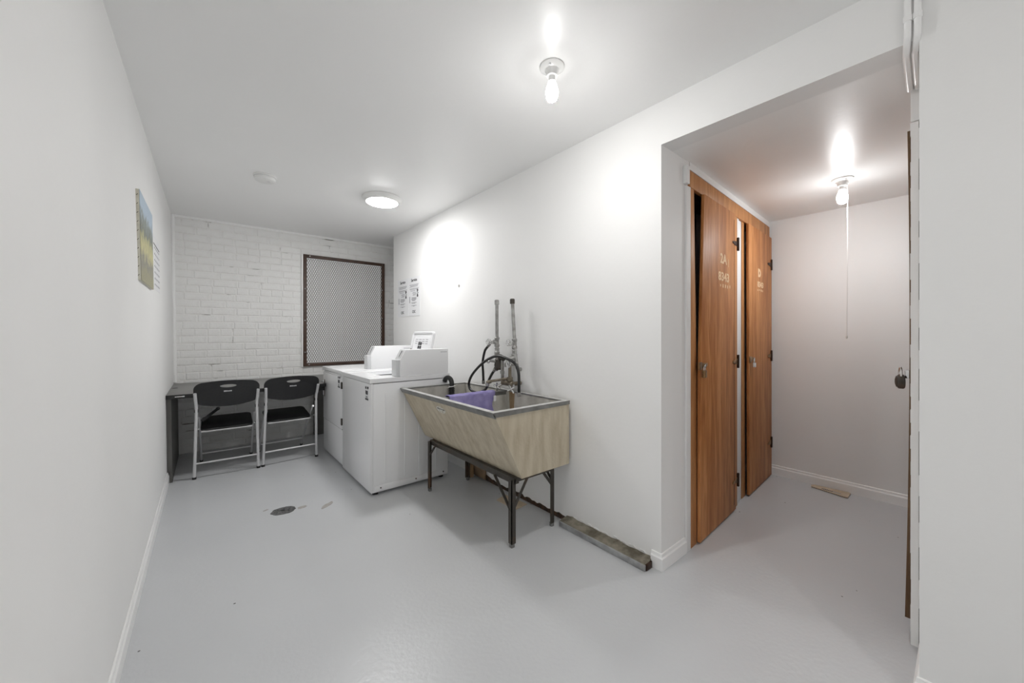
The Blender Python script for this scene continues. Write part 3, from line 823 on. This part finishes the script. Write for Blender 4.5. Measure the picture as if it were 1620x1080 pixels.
DX0, DX1, DY0, DY1 = 1.036, 1.720, 3.760, 4.502
dr = thing('clothes_dryer', 'white front-loading dryer with hinged door, between the washer and the desk', 'dryer', ((DX0+DX1)/2, (DY0+DY1)/2, 0))
MB().box(DX0+.004, DX1, DY0, DY1, .025, .884).build('cabinet', 'appl', dr, bevel=.004)
MB().box(DX0, DX0+.006, DY0+.004, DY1-.004, .03, .362).build('lower_panel', 'appl', dr, bevel=.002)
MB().box(DX0+.001, DX0+.0045, DY0+.02, DY1-.03, .363, .371).build('door_gap_shade', 'dark', dr)  # black strip laid in for the shade under the door
dd = MB().box(DX0-.010, DX0+.004, DY0+.022, DY1-.035, .372, .870).build('door', 'appl', dr, bevel=.004)
MB().box(DX0-.020, DX0-.008, DY1-.075, DY1-.055, .62, .78).build('door_handle', 'appl', dd, bevel=.004)
MB().box(DX0-.012, DX0-.0095, DY1-.098, DY1-.078, .61, .79).build('handle_recess_shade', 'steel_dark', dd)  # dark plate on the flat door stands in for a shaded recess
for z_ in (.79, .445):
    MB().box(DX0-.016, DX0-.002, DY0+.010, DY0+.030, z_-.032, z_+.032).build('hinge', 'steel_dark', dd, bevel=.002)
MB().box(DX0-.012, DX1+.012, DY0-.004, DY1+.004, TZ0, TZ1+.002).build('top_deck', 'appl', dr, bevel=.005)
for y in (3.95, 4.15, 4.35):
    MB().box(DX0+.03, DX1-.1, y-.003, y+.003, TZ1, TZ1+.0045).build('deck_ridge', 'appl', dr, bevel=.001)
for x in (DX0+.05, DX1-.05):
    for y in (DY0+.05, DY1-.05):
        MB().lathe([(.022, 0), (.022, .012), (.010, .014), (.010, .03)], (x, y, 0), 'z', 12).build('foot', 'rubber', dr)
coin_box(dr, 3.772, 3.885, 1.300, TZ1+.002, 1.158, 1.718)
warn_label(dd, DX0-.0105, 3.86, .815)

# ------------------------------------------------------------------ desk
DZ = .757
dk = thing('desk', 'grey-topped desk with black front edge along the brick wall', 'desk', (.45, 4.8, 0))
xe = lambda y: xl(y, DZ)+.003
MB().prism([(xe(4.335), 4.335), (1.016, 4.335), (1.016, 4.525), (1.25, 4.525), (1.25, 5.315), (xe(5.315), 5.315)], 'z', DZ-.030, DZ).build('desk_top', 'desk_top', dk, bevel=.002)
MB().prism([(xe(4.318), 4.318), (1.016, 4.318), (1.016, 4.3345), (xe(4.3345), 4.3345)], 'z', DZ-.034, DZ-.0005).build('edge_band', 'desk_edge', dk, bevel=.002)
b = MB()
pa, pb = 4.36, 5.305
for z0_, z1_, o0 in ((0, .094, .016), (.094, DZ-.031, .003)):
    b.add([(xl(pa, z0_)+o0, pa, z0_), (xl(pa, z0_)+.034, pa, z0_), (xl(pb, z0_)+.034, pb, z0_), (xl(pb, z0_)+o0, pb, z0_),
           (xl(pa, z1_)+o0, pa, z1_), (xl(pa, z1_)+.034, pa, z1_), (xl(pb, z1_)+.034, pb, z1_), (xl(pb, z1_)+o0, pb, z1_)],
          [(0,3,2,1),(4,5,6,7),(0,1,5,4),(1,2,6,5),(2,3,7,6),(3,0,4,7)])
b.build('side_panel', 'desk_panel', dk)
MB().lathe([(.022, 0), (.022, .0015), (.012, .002)], (-.197, 4.86, DZ), 'z', 18).build('grommet', 'rubber', dk)
MB().box(1.10, 1.25, 5.26, 5.30, 0, DZ-.031).build('rear_leg', 'desk_panel', dk, bevel=.002)
MB().box(.93, 1.012, 4.345, 4.38, DZ-.075, DZ-.031).build('front_brace', 'desk_edge', dk, bevel=.002)
lb = MB().box(-.178, -.108, 4.3165, 4.3185, DZ-.026, DZ-.008).build('maker_label', 'desk_edge', dk)
rn = random.Random(4)
for k in range(8):
    hh = rn.uniform(.006, .010)
    MB().box(-.174+k*.008, -.168+k*.008, 4.3158, 4.3172, DZ-.017-hh/2, DZ-.017+hh/2).build('label_letter', 'trim', lb)

# ------------------------------------------------------------------ folding chairs (built once at a local origin: x right, y towards the desk)
def backrest_mesh():
    # outline in (x,z)
    hw_ = .238; ztop, zb = .868, .672
    out = []
    for k in range(9):            # lower edge, sagging in the middle
        x = -hw_+.006+(2*hw_-.012)*k/8
        out.append((x, zb-.042*(1-abs(x/hw_)**2.2)))
    out.append((hw_-.002, .74))
    for k in range(7):
        a = R(90*k/6); out.append((hw_-.072+.072*math.cos(a), ztop-.062-.012+.062*math.sin(a)))
    for k in range(1, 6):
        x = (hw_-.072)*(1-2*k/6); out.append((x, ztop-.012+.012*(1-(x/(hw_-.072))**2)))
    for k in range(7):
        a = R(90+90*k/6); out.append((-hw_+.072+.072*math.cos(a), ztop-.062-.012+.062*math.sin(a)))
    out.append((-hw_+.002, .74))
    slot = [(.004+.060*math.cos(a), .818+.0125*math.sin(a)*(1 if math.sin(a) > 0 else 1.25)) for a in [2*math.pi*k/20 for k in range(20)]]
    pl_ = ring_plate(out, slot, -.011, .011)      # (x, z, thickness)
    vs_ = []
    for x, z_, t_ in pl_.v:
        y = -.045-(z_-.64)*.30+.35*x*x-.01+t_
        vs_.append((x, y, z_))
    pl_.v = vs_
    return pl_
def make_chair(label):
    t_ = thing('folding_chair', label, 'chair', (0, 0, 0), 0, 'folding chairs at the desk', local=True)
    bk = backrest_mesh().build('backrest', 'chair_black', t_)
    for p in bk.data.polygons: p.use_smooth = False
    rn = random.Random(6)
    nm = MB()
    for k in range(7):
        x = -.028+k*.0085
        nm.box(x, x+.0065, -.045-(.770-.64)*.30-.0235, -.045-(.770-.64)*.30-.0185, .765, .765+rn.uniform(.008, .011))
    nm.build('embossed_badge', 'appl_grey', bk)
    # seat pan
    pr = rrect(-.195, .195, .045, .425, .05, 4)
    m = MB(); n = len(pr)
    def sz(y): return .425+.05*(y-.045)/.38
    m.add([(x, y, sz(y)-.024) for x, y in pr]+[(x, y, sz(y)) for x, y in pr], [tuple(range(n)), tuple(range(2*n-1, n-1, -1))]+[(i, (i+1) % n, n+(i+1) % n, n+i) for i in range(n)])
    seat = m.build('seat', 'chair_black', t_, bevel=.006)
    MB().tube([(-.19, .052, .400), (.19, .052, .400)], .009, 10).build('seat_rail', 'chair_metal', seat, smooth=True)
    for s_ in (-1, 1):
        up = [(s_*.226, -.105, .765), (s_*.222, -.075, .69), (s_*.219, -.048, .61), (s_*.228, -.015, .25), (s_*.235, .0, .012)]
        ul = MB().tube(spline(up, 5), .0122, 12).build('rear_leg', 'chair_metal', t_, smooth=True)
        MB().tube([(s_*.2190, -.046, .622), (s_*.2196, -.043, .594)], .0148, 12).build('collar', 'rubber', ul, smooth=True)
        MB().tube([(s_*.235, .0, .018), (s_*.235, .0, 0)], .0155, 12).build('foot_cap', 'rubber', ul, smooth=True)
        fl = MB().tube([(s_*.205, .02, .53), (s_*.205, .22, .38), (s_*.205, .56, .012)], .0105, 12).build('front_leg', 'chair_metal', t_, smooth=True)
        MB().tube([(s_*.205, .556, .018), (s_*.205, .562, 0)], .0135, 12).build('foot_cap', 'rubber', fl, smooth=True)
        MB().lathe([(.010, -.01), (.010, .01)], (s_*.212, .045, .43), 'x', 10).build('pivot_bolt', 'chrome', t_)
    MB().tube([(-.232, -.008, .135), (.232, -.008, .135)], .0075, 10).build('rear_stretcher', 'chair_metal', t_, smooth=True)
    MB().tube([(-.205, .478, .100), (.205, .478, .100)], .0075, 10).build('front_stretcher', 'chair_metal', t_, smooth=True)
    return t_
def copy_tree(o, parent=None):
    c = o.copy(); COL.objects.link(c)
    if parent: c.parent = parent
    for ch in list(o.children): copy_tree(ch, c)
    return c
ch1 = make_chair('black folding chair with silver legs, nearest the left wall at the desk')
ch2 = copy_tree(ch1)
ch2['label'] = 'black folding chair with silver legs, the one beside the white dryer'
ch1.location = (.187, 4.325, 0); ch2.location = (.695, 4.33, 0)
ch1.rotation_euler = (0, 0, R(-2.0)); ch2.rotation_euler = (0, 0, R(1.0))
lk = MB().rbar((-.185, .04, .50), (-.075, .16, .575), .024, .008)
lk.lathe([(.016, -.006), (.016, .006)], (-.072, .163, .578), 'y', 12)
lk.build('fold_link', 'chair_black', ch1)

# ------------------------------------------------------------------ security grille
gr = thing('window_grille', 'brown iron security grille of diamond mesh over the window', 'grille', ((GX0+GX1)/2, YB-.02, GZ0))
fwd = .040
gy0, gy1 = YB-.034, YB-.012
for q in ((GX0, GX0+fwd, GZ0, GZ1), (GX1-fwd, GX1, GZ0, GZ1)):
    MB().box(q[0], q[1], gy0-.006, gy1, q[2], q[3]).build('frame_stile', 'iron_brown', gr, bevel=.002)
for q in ((GX0+fwd, GX1-fwd, GZ0, GZ0+fwd), (GX0+fwd, GX1-fwd, GZ1-fwd, GZ1)):
    MB().box(q[0], q[1], gy0-.005, gy1, q[2], q[3]).build('frame_rail', 'iron_brown', gr, bevel=.002)
b = MB()
pw, ph = .0268, .051
x0g, x1g, z0g, z1g = GX0+fwd-.006, GX1-fwd+.006, GZ0+fwd-.006, GZ1-fwd+.006
nx_, nz_ = int((x1g-x0g)/(pw/2)), int((z1g-z0g)/(ph/2))
sw, sd = .0036, .0045
for i in range(nx_):
    for j in range(nz_):
        xa, za = x0g+i*pw/2, z0g+j*ph/2
        if (i+j) % 2 == 0: p, q = (xa, za), (xa+pw/2, za+ph/2)
        else: p, q = (xa, za+ph/2), (xa+pw/2, za)
        dx, dz_ = q[0]-p[0], q[1]-p[1]; l = math.hypot(dx, dz_); ox, oz = -dz_/l*sw/2, dx/l*sw/2
        ya = gy0+.004
        b.add([(p[0]-ox, ya, p[1]-oz), (p[0]+ox, ya, p[1]+oz), (q[0]+ox, ya, q[1]+oz), (q[0]-ox, ya, q[1]-oz),
               (p[0]-ox, ya+sd, p[1]-oz), (p[0]+ox, ya+sd, p[1]+oz), (q[0]+ox, ya+sd, q[1]+oz), (q[0]-ox, ya+sd, q[1]-oz)],
              [(0, 1, 2, 3), (4, 7, 6, 5), (0, 3, 7, 4), (1, 5, 6, 2)])
mesh_o = b.build('diamond_mesh', 'iron_brown', gr, fixn=False)
mesh_o['kind'] = 'stuff'
for x, z_ in ((1.06, GZ1-.018), (GX0+.02, 1.85), (GX0+.02, 1.45), (GX0+.02, 1.05), (1.05, GZ0+.02), (1.98, 1.5), (1.98, 1.9)):
    MB().lathe([(.007, 0), (.007, -.004), (.003, -.006)], (x, gy0-.006, z_), 'y', 10).build('bolt_head', 'chrome', gr)
b = MB()
b.box(GX0-.016, GX0-.002, YB-.036, YB+.01, GZ0-.004, GZ1-.004)
struct(b.build('trim_3', 'trim'))

# ------------------------------------------------------------------ ceiling fixtures
def lampholder(name, label, c, bm_, cord=None):
    x, y, z_ = c
    t_ = thing(name, label, 'ceiling lamp', c)
    MB().lathe([(.058, 0), (.058, -.006), (.052, -.011), (.034, -.018), (.027, -.030), (.026, -.046), (.022, -.048)], c, 'z', 36).build('lampholder', 'porcelain', t_, smooth=True)
    MB().lathe([(.0165, -.046), (.0165, -.072), (.0185, -.074)], c, 'z', 20).build('bulb_base', 'white_plastic', t_, smooth=True)
    pr = [(.0175, -.072), (.020, -.082), (.0255, -.098), (.0295, -.115), (.030, -.128), (.0275, -.143), (.0235, -.1515), (.020, -.157), (.010, -.164), (.001, -.166)]
    MB().lathe(pr[:7], c, 'z', 24).build('bulb_neck', bm_+'_neck', t_, smooth=True)
    MB().lathe([(.0231, -.1518)]+pr[7:], c, 'z', 24).build('bulb_dome', bm_, t_, smooth=True)
    for a in (.6, 3.7):
        MB().lathe([(.005, -.014), (.005, -.018)], (x+.043*math.cos(a), y+.043*math.sin(a), z_), 'z', 8).build('screw', 'appl_grey', t_)
    if cord:
        cx, cy, z1_ = cord
        MB().tube([(cx, cy, z_-.010), (cx, cy, z_-.022)], .008, 10).build('pull_switch', 'white_plastic', t_, smooth=True)
        pc = MB().tube(spline([(cx, cy, z_-.02), (cx-.002, cy, z_-.4), (cx-.010, cy+.002, z1_)], 8), .0013, 6).build('pull_cord', 'tie', t_, smooth=True)
        MB().lathe([(.002, .012), (.005, .008), (.006, -.004), (.001, -.012)], (cx-.013, cy+.002, z1_-.01), 'z', 10).build('cord_bell', 'tie', pc, smooth=True)
    return t_
lampholder('bulb_fixture', 'bare bulb in a white porcelain holder on the main ceiling', (1.275, 1.245, H), 'bulb_near')
lampholder('bulb_fixture', 'bare bulb with long pull cord in the locker alcove', (3.275, .522, HA), 'bulb_alcove', (3.335, .505, 1.27))
lampholder('bulb_fixture', 'added unseen fill bulb on the ceiling behind the viewpoint', (.75, -1.25, H), 'bulb_behind')  # no such fixture in view, added for fill light
dl = thing('disc_light', 'round flush ceiling light glowing white above the appliances', 'ceiling lamp', (1.292, 3.45, H))
MB().lathe([(.168, 0), (.172, -.004), (.170, -.018), (.160, -.034), (.146, -.044), (.140, -.045)], (1.292, 3.45, H), 'z', 48).build('housing', 'white_plastic', dl, smooth=True)
MB().lathe([(.139, -.0452), (.130, -.050), (.09, -.055), (.001, -.057)], (1.292, 3.45, H), 'z', 48).build('diffuser', 'disc', dl, smooth=True)
sd_ = thing('smoke_detector', 'round white smoke detector on the ceiling', 'smoke detector', (.392, 3.567, H))
MB().lathe([(.078, 0), (.080, -.006), (.078, -.012), (.072, -.014), (.072, -.020), (.074, -.022), (.070, -.036), (.058, -.044), (.02, -.046)], (.392, 3.567, H), 'z', 36).build('body', 'white_plastic', sd_, smooth=True)
MB().box(.405, .425, 3.545, 3.553, H-.0475, H-.043).build('test_button', 'appl_grey', sd_, bevel=.001)
MB().lathe([(.0745, -.0135), (.0745, -.0165)], (.392, 3.567, H), 'z', 36).build('vent_gap', 'appl_grey', sd_, smooth=True)

# ------------------------------------------------------------------ lockers on the alcove's left side (skewed a little)
ang = math.atan2(.098, 1.773)
lc = thing('storage_lockers', 'row of two varnished plywood storage lockers with stencilled numbers', 'locker', (2.247, 1.044, 0), ang, local=True)
LK = lambda: MB()
MB().prism([(-.022, 2.152), (1.735, 2.152), (1.735, 2.250), (-.022, 2.250)], 'y', -.002, .022).build('header_board', 'ply_frame', lc, bevel=.002)
MB().prism([(.002, .0), (.086, .0), (.084, 1.05), (.046, 2.15), (.002, 2.15)], 'y', .0, .03).build('stile', 'ply_frame', lc, bevel=.001)
MB().prism([(.742, .0), (.838, .0), (.838, 2.151), (.742, 2.151)], 'y', -.002, .03).build('stile', 'ply_frame', lc, bevel=.002)
MB().box(.899, .984, .014, .10, 0, 2.151).build('painted_stud', 'wall', lc, bevel=.002)
MB().box(.841, .896, .004, .10, 0, 2.151).build('painted_edge', 'trim', lc, bevel=.002)
MB().prism([(.988, .0), (1.070, .0), (1.042, 2.151), (.988, 2.151)], 'y', .010, .034).build('stile', 'ply_frame', lc, bevel=.002)
MB().box(1.715, 1.74, .0, .03, 0, 2.151).build('stile', 'ply_frame', lc, bevel=.001)
MB().box(0, 1.74, .55, .57, 0, 2.25).build('back_panel', 'ply_dark', lc)
MB().box(0.0, .015, .03, .55, 0, 2.25).build('side_panel', 'ply_dark', lc)
MB().box(.985, 1.0, .12, .55, 0, 2.25).build('side_panel', 'ply_dark', lc)
MB().box(.85, .985, .29, .30, 0, 2.25).build('filler_panel', 'wall', lc)
MB().box(0, 1.74, .02, .55, 2.252, 2.262).build('roof_panel', 'ply_dark', lc)
d1 = MB().prism([(.084, .012), (.742, .012), (.735, 2.146), (.150, 2.146), (.086, 1.05)], 'y', -.022, -.003).build('door', 'ply', lc, bevel=.002)
d2 = MB().prism([(1.074, .012), (1.728, .012), (1.728, 2.146), (1.052, 2.146)], 'y', -.020, -.001).build('door', 'ply', lc, bevel=.002)
MB().box(.700, .706, -.0228, -.0215, .05, 2.1).build('edge_seam', 'darkmetal', d1)
def t_hinge(door, x, z_, yf, bright):
    hm = 'ochre' if bright else 'darkmetal'
    h_ = MB().box(x-.008, x+.010, yf-.012, yf+.002, z_-.048, z_+.048).build('hinge', 'darkmetal', door, bevel=.002)
    MB().prism([(x-.008, z_-.020), (x-.008, z_+.020), (x-.105, z_+.007), (x-.105, z_-.007)], 'y', yf-.004, yf).build('hinge_strap', hm, door, bevel=.001)
for z_, br in ((1.935, False), (1.08, True), (.217, True)): t_hinge(d1, .772, z_, -.022, br)
for z_, br in ((1.90, False), (1.085, True), (.31, True)): t_hinge(d2, 1.700, z_, -.020, br)
right, up = (1, 0, 0), (0, 0, 1)
text('stencil_number', '2A', .088, 'stencil', d1, (.482, -.0222, 1.785), right, up, sx=1.2, bold=.0035)
MB().box(.575, .583, -.0230, -.0218, 1.745, 1.80).build('stencil_stroke', 'stencil', d1)
text('stencil_number', '8343', .080, 'stencil', d1, (.492, -.0222, 1.664), right, up, sx=1.32, bold=.0025)
rn = random.Random(9)
for k in range(5):
    MB().box(.42+k*.045, .42+k*.045+.022*rn.uniform(.4, 1), -.0228, -.0218, 1.600+rn.uniform(-.006, .006), 1.612+rn.uniform(0, .01)).build('stencil_remnant', 'stencil', d1)
text('stencil_letter', 'D', .082, 'stencil', d2, (1.342, -.0202, 1.784), right, up, sx=1.2, bold=.007)
text('stencil_number', '8343', .062, 'stencil', d2, (1.372, -.0202, 1.690), right, up, sx=1.4, bold=.0025)
for k in range(4):
    MB().box(1.29+k*.047, 1.29+k*.047+.028*rn.uniform(.5, 1), -.0208, -.0198, 1.638+rn.uniform(-.004, .004), 1.648+rn.uniform(0, .008)).build('stencil_remnant', 'stencil', d2)
def hasp(door, x, z_, yf):
    h_ = MB().prism([(x, z_-.014), (x, z_+.018), (x+.085, z_+.014), (x+.085, z_-.004)], 'y', yf-.005, yf).build('hasp', 'ochre', door, bevel=.001)
    MB().box(x-.055, x-.005, yf-.006, yf+.002, z_-.022, z_+.024).build('hasp_plate', 'ochre', door, bevel=.002)
    MB().tube([(x-.006, yf-.024, z_+.012), (x-.006, yf-.024, z_-.010)], .005, 8).build('hasp_pin', 'chrome', door)
hasp(d1, .105, 1.085, -.022); hasp(d2, 1.115, 1.078, -.020)
# painted block and post at the outer corner of the row
fx_ = thing('painted_post', 'white painted post with a block at its top framing the locker row', 'post', (2.22, 1.04, 0))
MB().box(2.186, 2.238, 1.040, 1.0525, .0, 2.150).build('post', 'wall', fx_, bevel=.002)
MB().box(2.164, 2.204, 1.029, 1.0525, 2.157, 2.262).build('block', 'wall', fx_, bevel=.003)
b = MB()
b.add([(2.246, 1.050, 2.262), (4.02, 1.150, 2.262), (4.02, 1.150, HA), (2.246, 1.050, HA), (2.246, 1.25, 2.262), (4.02, 1.25, 2.262), (4.02, 1.25, HA), (2.246, 1.25, HA)],
      [(0, 1, 2, 3), (4, 7, 6, 5), (0, 4, 5, 1), (3, 2, 6, 7), (0, 3, 7, 4), (1, 5, 6, 2)])
struct(b.build('wall_over_lockers', 'wall'))

def padlock(label, loc, rotz, body_m, w_=.036, h_=.036, dial=False):
    t_ = thing('padlock', label, 'padlock', loc, rotz, local=True)
    if dial:
        MB().lathe([(.028, -.012), (.031, -.008), (.031, .004), (.027, .009), (.024, .009), (.0235, .013), (.013, .016), (.001, .016)], (0, 0, 0), 'y', 24).build('body', body_m, t_, smooth=True)
        MB().tube(spline([(-.016, 0, .024), (-.016, 0, .045), (0, 0, .060), (.016, 0, .045), (.016, 0, .024)], 6), .0045, 10).build('shackle', 'chrome', t_, smooth=True)
    else:
        MB().box(-w_/2, w_/2, -.010, .010, -h_, 0).build('body', body_m, t_, bevel=.003)
        MB().tube(spline([(-w_*.3, 0, -.004), (-w_*.3, 0, .014), (0, 0, .026), (w_*.3, 0, .014), (w_*.3, 0, -.004)], 6), .0032, 10).build('shackle', 'chrome', t_, smooth=True)
    return t_
def loc_l(x, y, z_):
    return (2.247+x*math.cos(ang)-y*math.sin(ang), 1.044+x*math.sin(ang)+y*math.cos(ang), z_)
padlock('dark brass padlock hanging from the locker marked 2A', loc_l(.085, -.046, 1.062), ang, 'ochre', .034, .045)
padlock('small silver padlock hanging from the locker marked D', loc_l(1.105, -.044, 1.055), ang, 'chrome', .034, .036)

# ------------------------------------------------------------------ locker on the alcove's right side, seen edge-on
rl = thing('storage_locker', 'brown board locker seen edge-on behind a white post at the right', 'locker', (2.6, .05, 0))
po = MB(); rn = random.Random(12)
n = 40
for k in range(n):
    z0_, z1_ = 2.15*k/n, 2.15*(k+1)/n
    j_ = rn.uniform(-.0012, .0012)
    po.box(2.255, 2.305, .1225, .1455+j_, z0_, z1_)
po.build('post', 'trim', rl)
MB().box(2.266, 2.30, .06, .1225, 0, 2.15).build('post_gap_shade', 'rot', rl)  # dark box put in for the shade between post and jamb
for k in range(9):
    MB().box(2.256, 2.266, .112, .1225, .12+k*.23+rn.uniform(0, .1), .24+k*.23+rn.uniform(0, .08)).build('caulk', 'trim', rl)
MB().box(2.25, 2.31, .02, .145, 2.152, HA).build('post_block', 'wall', rl, bevel=.003)
b = MB(); n = 16
vs_ = []
for k in range(n+1):
    z_ = .075+(2.14-.075)*k/n; q = (z_-1.1)/1.05
    bow = .010*q*q-.004*q
    for x, yy in ((2.312, .140), (2.312, .1525+bow), (2.98, .1525), (2.98, .140)): vs_.append((x, yy, z_))
fs = []
for k in range(n):
    for i in range(4): fs.append((4*k+i, 4*k+(i+1) % 4, 4*k+4+(i+1) % 4, 4*k+4+i))
fs += [(3, 2, 1, 0), tuple(4*n+i for i in range(4))]
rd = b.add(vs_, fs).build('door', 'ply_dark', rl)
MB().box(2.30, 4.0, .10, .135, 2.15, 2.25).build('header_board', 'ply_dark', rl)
MB().box(2.99, 4.0, .115, .135, .01, 2.15).build('fixed_panel', 'desk_panel', rl)
MB().box(2.32, 2.35, .150, .166, 1.09, 1.125).build('hasp', 'chrome', rl, bevel=.002)
struct(MB().box(2.311, 4.02, .06, .13, 2.252, HA).build('wall_over_locker_right', 'wall'))
padlock('round chrome dial padlock on the edge-on locker at the right', (2.325, .180, 1.075), R(12), 'steel_dark', dial=True)

# conduits dropping from the ceiling over the header into the alcove
for k, (dy, lab) in enumerate(((.0, 'white painted conduit over the alcove header, farther from the right edge'), (-.024, 'white painted conduit over the alcove header, nearer to the right edge'))):
    cd = thing('conduit', lab, 'conduit', (XS-.012, .122+dy, 2.28), group='painted conduits at the alcove corner')
    pth = [(XS-.014, .130+dy, H), (XS-.014, .130+dy, 2.345), (XS-.006, .132+dy, 2.31), (XS+.03, .136+dy*.95, 2.288), (XS+.07, .139+dy*.9, 2.286), (2.252, .147+dy*.9, 2.286)]
    MB().tube(spline(pth, 8), .0095, 12).build('tube', 'trim', cd, smooth=True)
    MB().tube([(XS-.014, .130+dy, 2.392), (XS-.014, .130+dy, 2.372)], .012, 12).build('coupling', 'trim', cd, smooth=True)

# ------------------------------------------------------------------ pictures and papers
xw = lambda y, z_: xl(y, z_)
cv = thing('canvas_painting', 'unframed landscape canvas with stapled edge hanging on the left wall', 'painting', (xw(3.06, 1.82), 3.06, 1.566))
b = MB()
cy0, cy1, cz0, cz1, th = 2.775, 3.345, 1.566, 2.043, .019
off = lambda y, z_, d_: (xw(y, z_)+d_, y, z_)
b.add([off(y, z_, d_) for d_ in (.004, th) for y, z_ in ((cy0, cz0), (cy1, cz0), (cy1, cz1), (cy0, cz1))],
      [(0, 1, 2, 3), (4, 7, 6, 5), (0, 4, 5, 1), (3, 2, 6, 7), (0, 3, 7, 4), (1, 5, 6, 2)])
b.build('stretched_canvas', 'canvas_side', cv)
b = MB()
b.add([off(y, z_, d_) for d_ in (th-.001, th+.0012) for y, z_ in ((cy0, cz0), (cy1, cz0), (cy1, cz1), (cy0, cz1))],
      [(0, 1, 2, 3), (4, 7, 6, 5), (0, 4, 5, 1), (3, 2, 6, 7), (0, 3, 7, 4), (1, 5, 6, 2)])
b.build('painted_face', 'painting', cv)
for k in range(10):
    z_ = cz0+.025+k*.047; a = off(cy0, z_, .5*th)
    MB().rbar((a[0]-.002, cy0-.0006, z_-.004), (a[0]+.003, cy0-.0006, z_+.004), .002, .0012).build('staple', 'steel_dark', cv)
cl = thing('wall_calendar', 'white printed calendar sheet on the left wall beyond the canvas', 'calendar', (xw(3.8, 1.6), 3.8, 1.585))
b = MB()
ky0, ky1, kz0, kz1 = 3.55, 3.93, 1.590, 1.972
b.add([off(y, z_, d_) for d_ in (.0015, .006) for y, z_ in ((ky0, kz0), (ky1, kz0), (ky1, kz1), (ky0, kz1))],
      [(0, 1, 2, 3), (4, 7, 6, 5), (0, 4, 5, 1), (3, 2, 6, 7), (0, 3, 7, 4), (1, 5, 6, 2)])
b.build('sheet', 'paper', cl)
for i in range(7):
    for j in range(5):
        y, z_ = ky0+.05+j*.07, kz0+.03+i*.043
        b = MB(); b.add([off(y+a_, z_+c_, d_) for d_ in (.0055, .0068) for a_, c_ in ((0, 0), (.03, 0), (.03, .012), (0, .012))], [(0, 1, 2, 3), (4, 7, 6, 5), (0, 4, 5, 1), (3, 2, 6, 7), (0, 3, 7, 4), (1, 5, 6, 2)])
        b.build('printed_date', 'ink_grey', cl)
b = MB(); b.add([off(y, z_, d_) for d_ in (.0055, .0068) for y, z_ in ((ky0, kz1-.07), (ky1, kz1-.07), (ky1, kz1-.062), (ky0, kz1-.062))], [(0, 1, 2, 3), (4, 7, 6, 5), (0, 4, 5, 1), (3, 2, 6, 7), (0, 3, 7, 4), (1, 5, 6, 2)])
b.build('heading_rule', 'ink', cl)

def notice(ya, yb, za, zb, label, seed):
    # hangs on the sink wall (faces -x); reading direction runs towards -y
    t_ = thing('service_notice', label, 'notice', (XS-.001, (ya+yb)/2, za), group='service notices on the sink wall')
    sh = MB().box(XS-.004, XS-.0005, ya, yb, za, zb).build('sheet', 'paper', t_)
    w_, h_ = yb-ya, zb-za; X = XS-.0042
    text('heading', 'Service', h_*.105, 'ink', t_, (X, ya+w_*.50, zb-h_*.085), (0, -1, 0), (0, 0, 1), sx=1.1, bold=.0012)
    rn = random.Random(seed)
    def line(y0, y1, zc, hh, m): # y0,y1 as fractions from the left edge (high y)
        MB().box(X-.0006, X+.0004, yb-w_*y1, yb-w_*y0, za+h_*zc-hh/2, za+h_*zc+hh/2).build('printed_line', m, t_)
    for zc, a_, b_ in ((.80, .10, .88), (.775, .18, .85), (.75, .12, .80), (.70, .12, .90), (.675, .16, .76), (.64, .2, .62),
                       (.60, .38, .66), (.575, .36, .70), (.55, .42, .68), (.525, .38, .66), (.47, .28, .70), (.45, .30, .68), (.43, .26, .72), (.41, .30, .66), (.39, .34, .60),
                       (.34, .25, .72), (.32, .32, .62), (.265, .28, .70), (.25, .42, .55)):
        line(a_, b_, zc, .0055, 'ink_grey')
    for zc in (.645, .505):
        MB().lathe([(.017, -.001), (.017, .0004)], (X, yb-w_*.80, za+h_*zc), 'x', 16).build('printed_dot', 'ink', t_)
    for zc, a_ in ((.60, .74), (.575, .80), (.55, .76)): line(a_, a_+.07, zc, .008, 'ink')
    line(.10, .16, .42, .075, 'ink_grey')
    text('logo', 'CSC', h_*.095, 'ink', t_, (X, ya+w_*.52, za+h_*.105), (0, -1, 0), (0, 0, 1), sx=1.1, bold=.001)
notice(4.278, 4.590, 1.492, 1.950, 'white printed service notice on the sink wall, nearer the window grille', 1)
notice(3.962, 4.270, 1.492, 1.950, 'white printed service notice on the sink wall, nearer the sink', 2)

# printed strip on the alcove floor
sp2 = thing('printed_strip', 'torn beige printed card strip on the floor by the alcove baseboard', 'card strip', (3.95, .70, 0))
pts = [(3.925, .822), (3.965, .832), (3.985, .806), (3.998, .60), (3.985, .585), (3.875, .585), (3.872, .600)]
b = MB().prism(pts, 'z', .004, .011)
b.build('card', 'card', sp2)
MB().prism([(x+.004, y) for x, y in pts], 'z', .0, .004).build('backing', 'darkmetal', sp2)
rn = random.Random(14)
for k in range(12):
    y = .755-k*.0105; hh = rn.uniform(.014, .022)
    MB().box(3.928-hh/2-.0016*k, 3.928+hh/2-.0016*k, y-.008, y, .0105, .0118).build('printed_letter', 'ink' if k < 7 else 'ink_grey', sp2)

# floor drain
fd = thing('floor_drain', 'rusty grey round floor drain set in the painted floor', 'drain', (.458, 3.15, 0))
n = 26; rn = random.Random(21)
MB().prism([(.458+.078*rn.uniform(.93, 1.05)*math.cos(2*math.pi*k/n), 3.15+.066*rn.uniform(.93, 1.05)*math.sin(2*math.pi*k/n)) for k in range(n)], 'z', -.01, .0025).build('plate', 'drain', fd)
MB().lathe([(.014, 0), (.014, .0032)], (.455, 3.155, 0), 'z', 16).build('hole', 'dark', fd)
for k in range(6):
    a = 2*math.pi*k/6+.3
    MB().lathe([(.005, .001), (.005, .0031)], (.458+.042*math.cos(a), 3.15+.036*math.sin(a), 0), 'z', 10).build('slot', 'dark', fd)
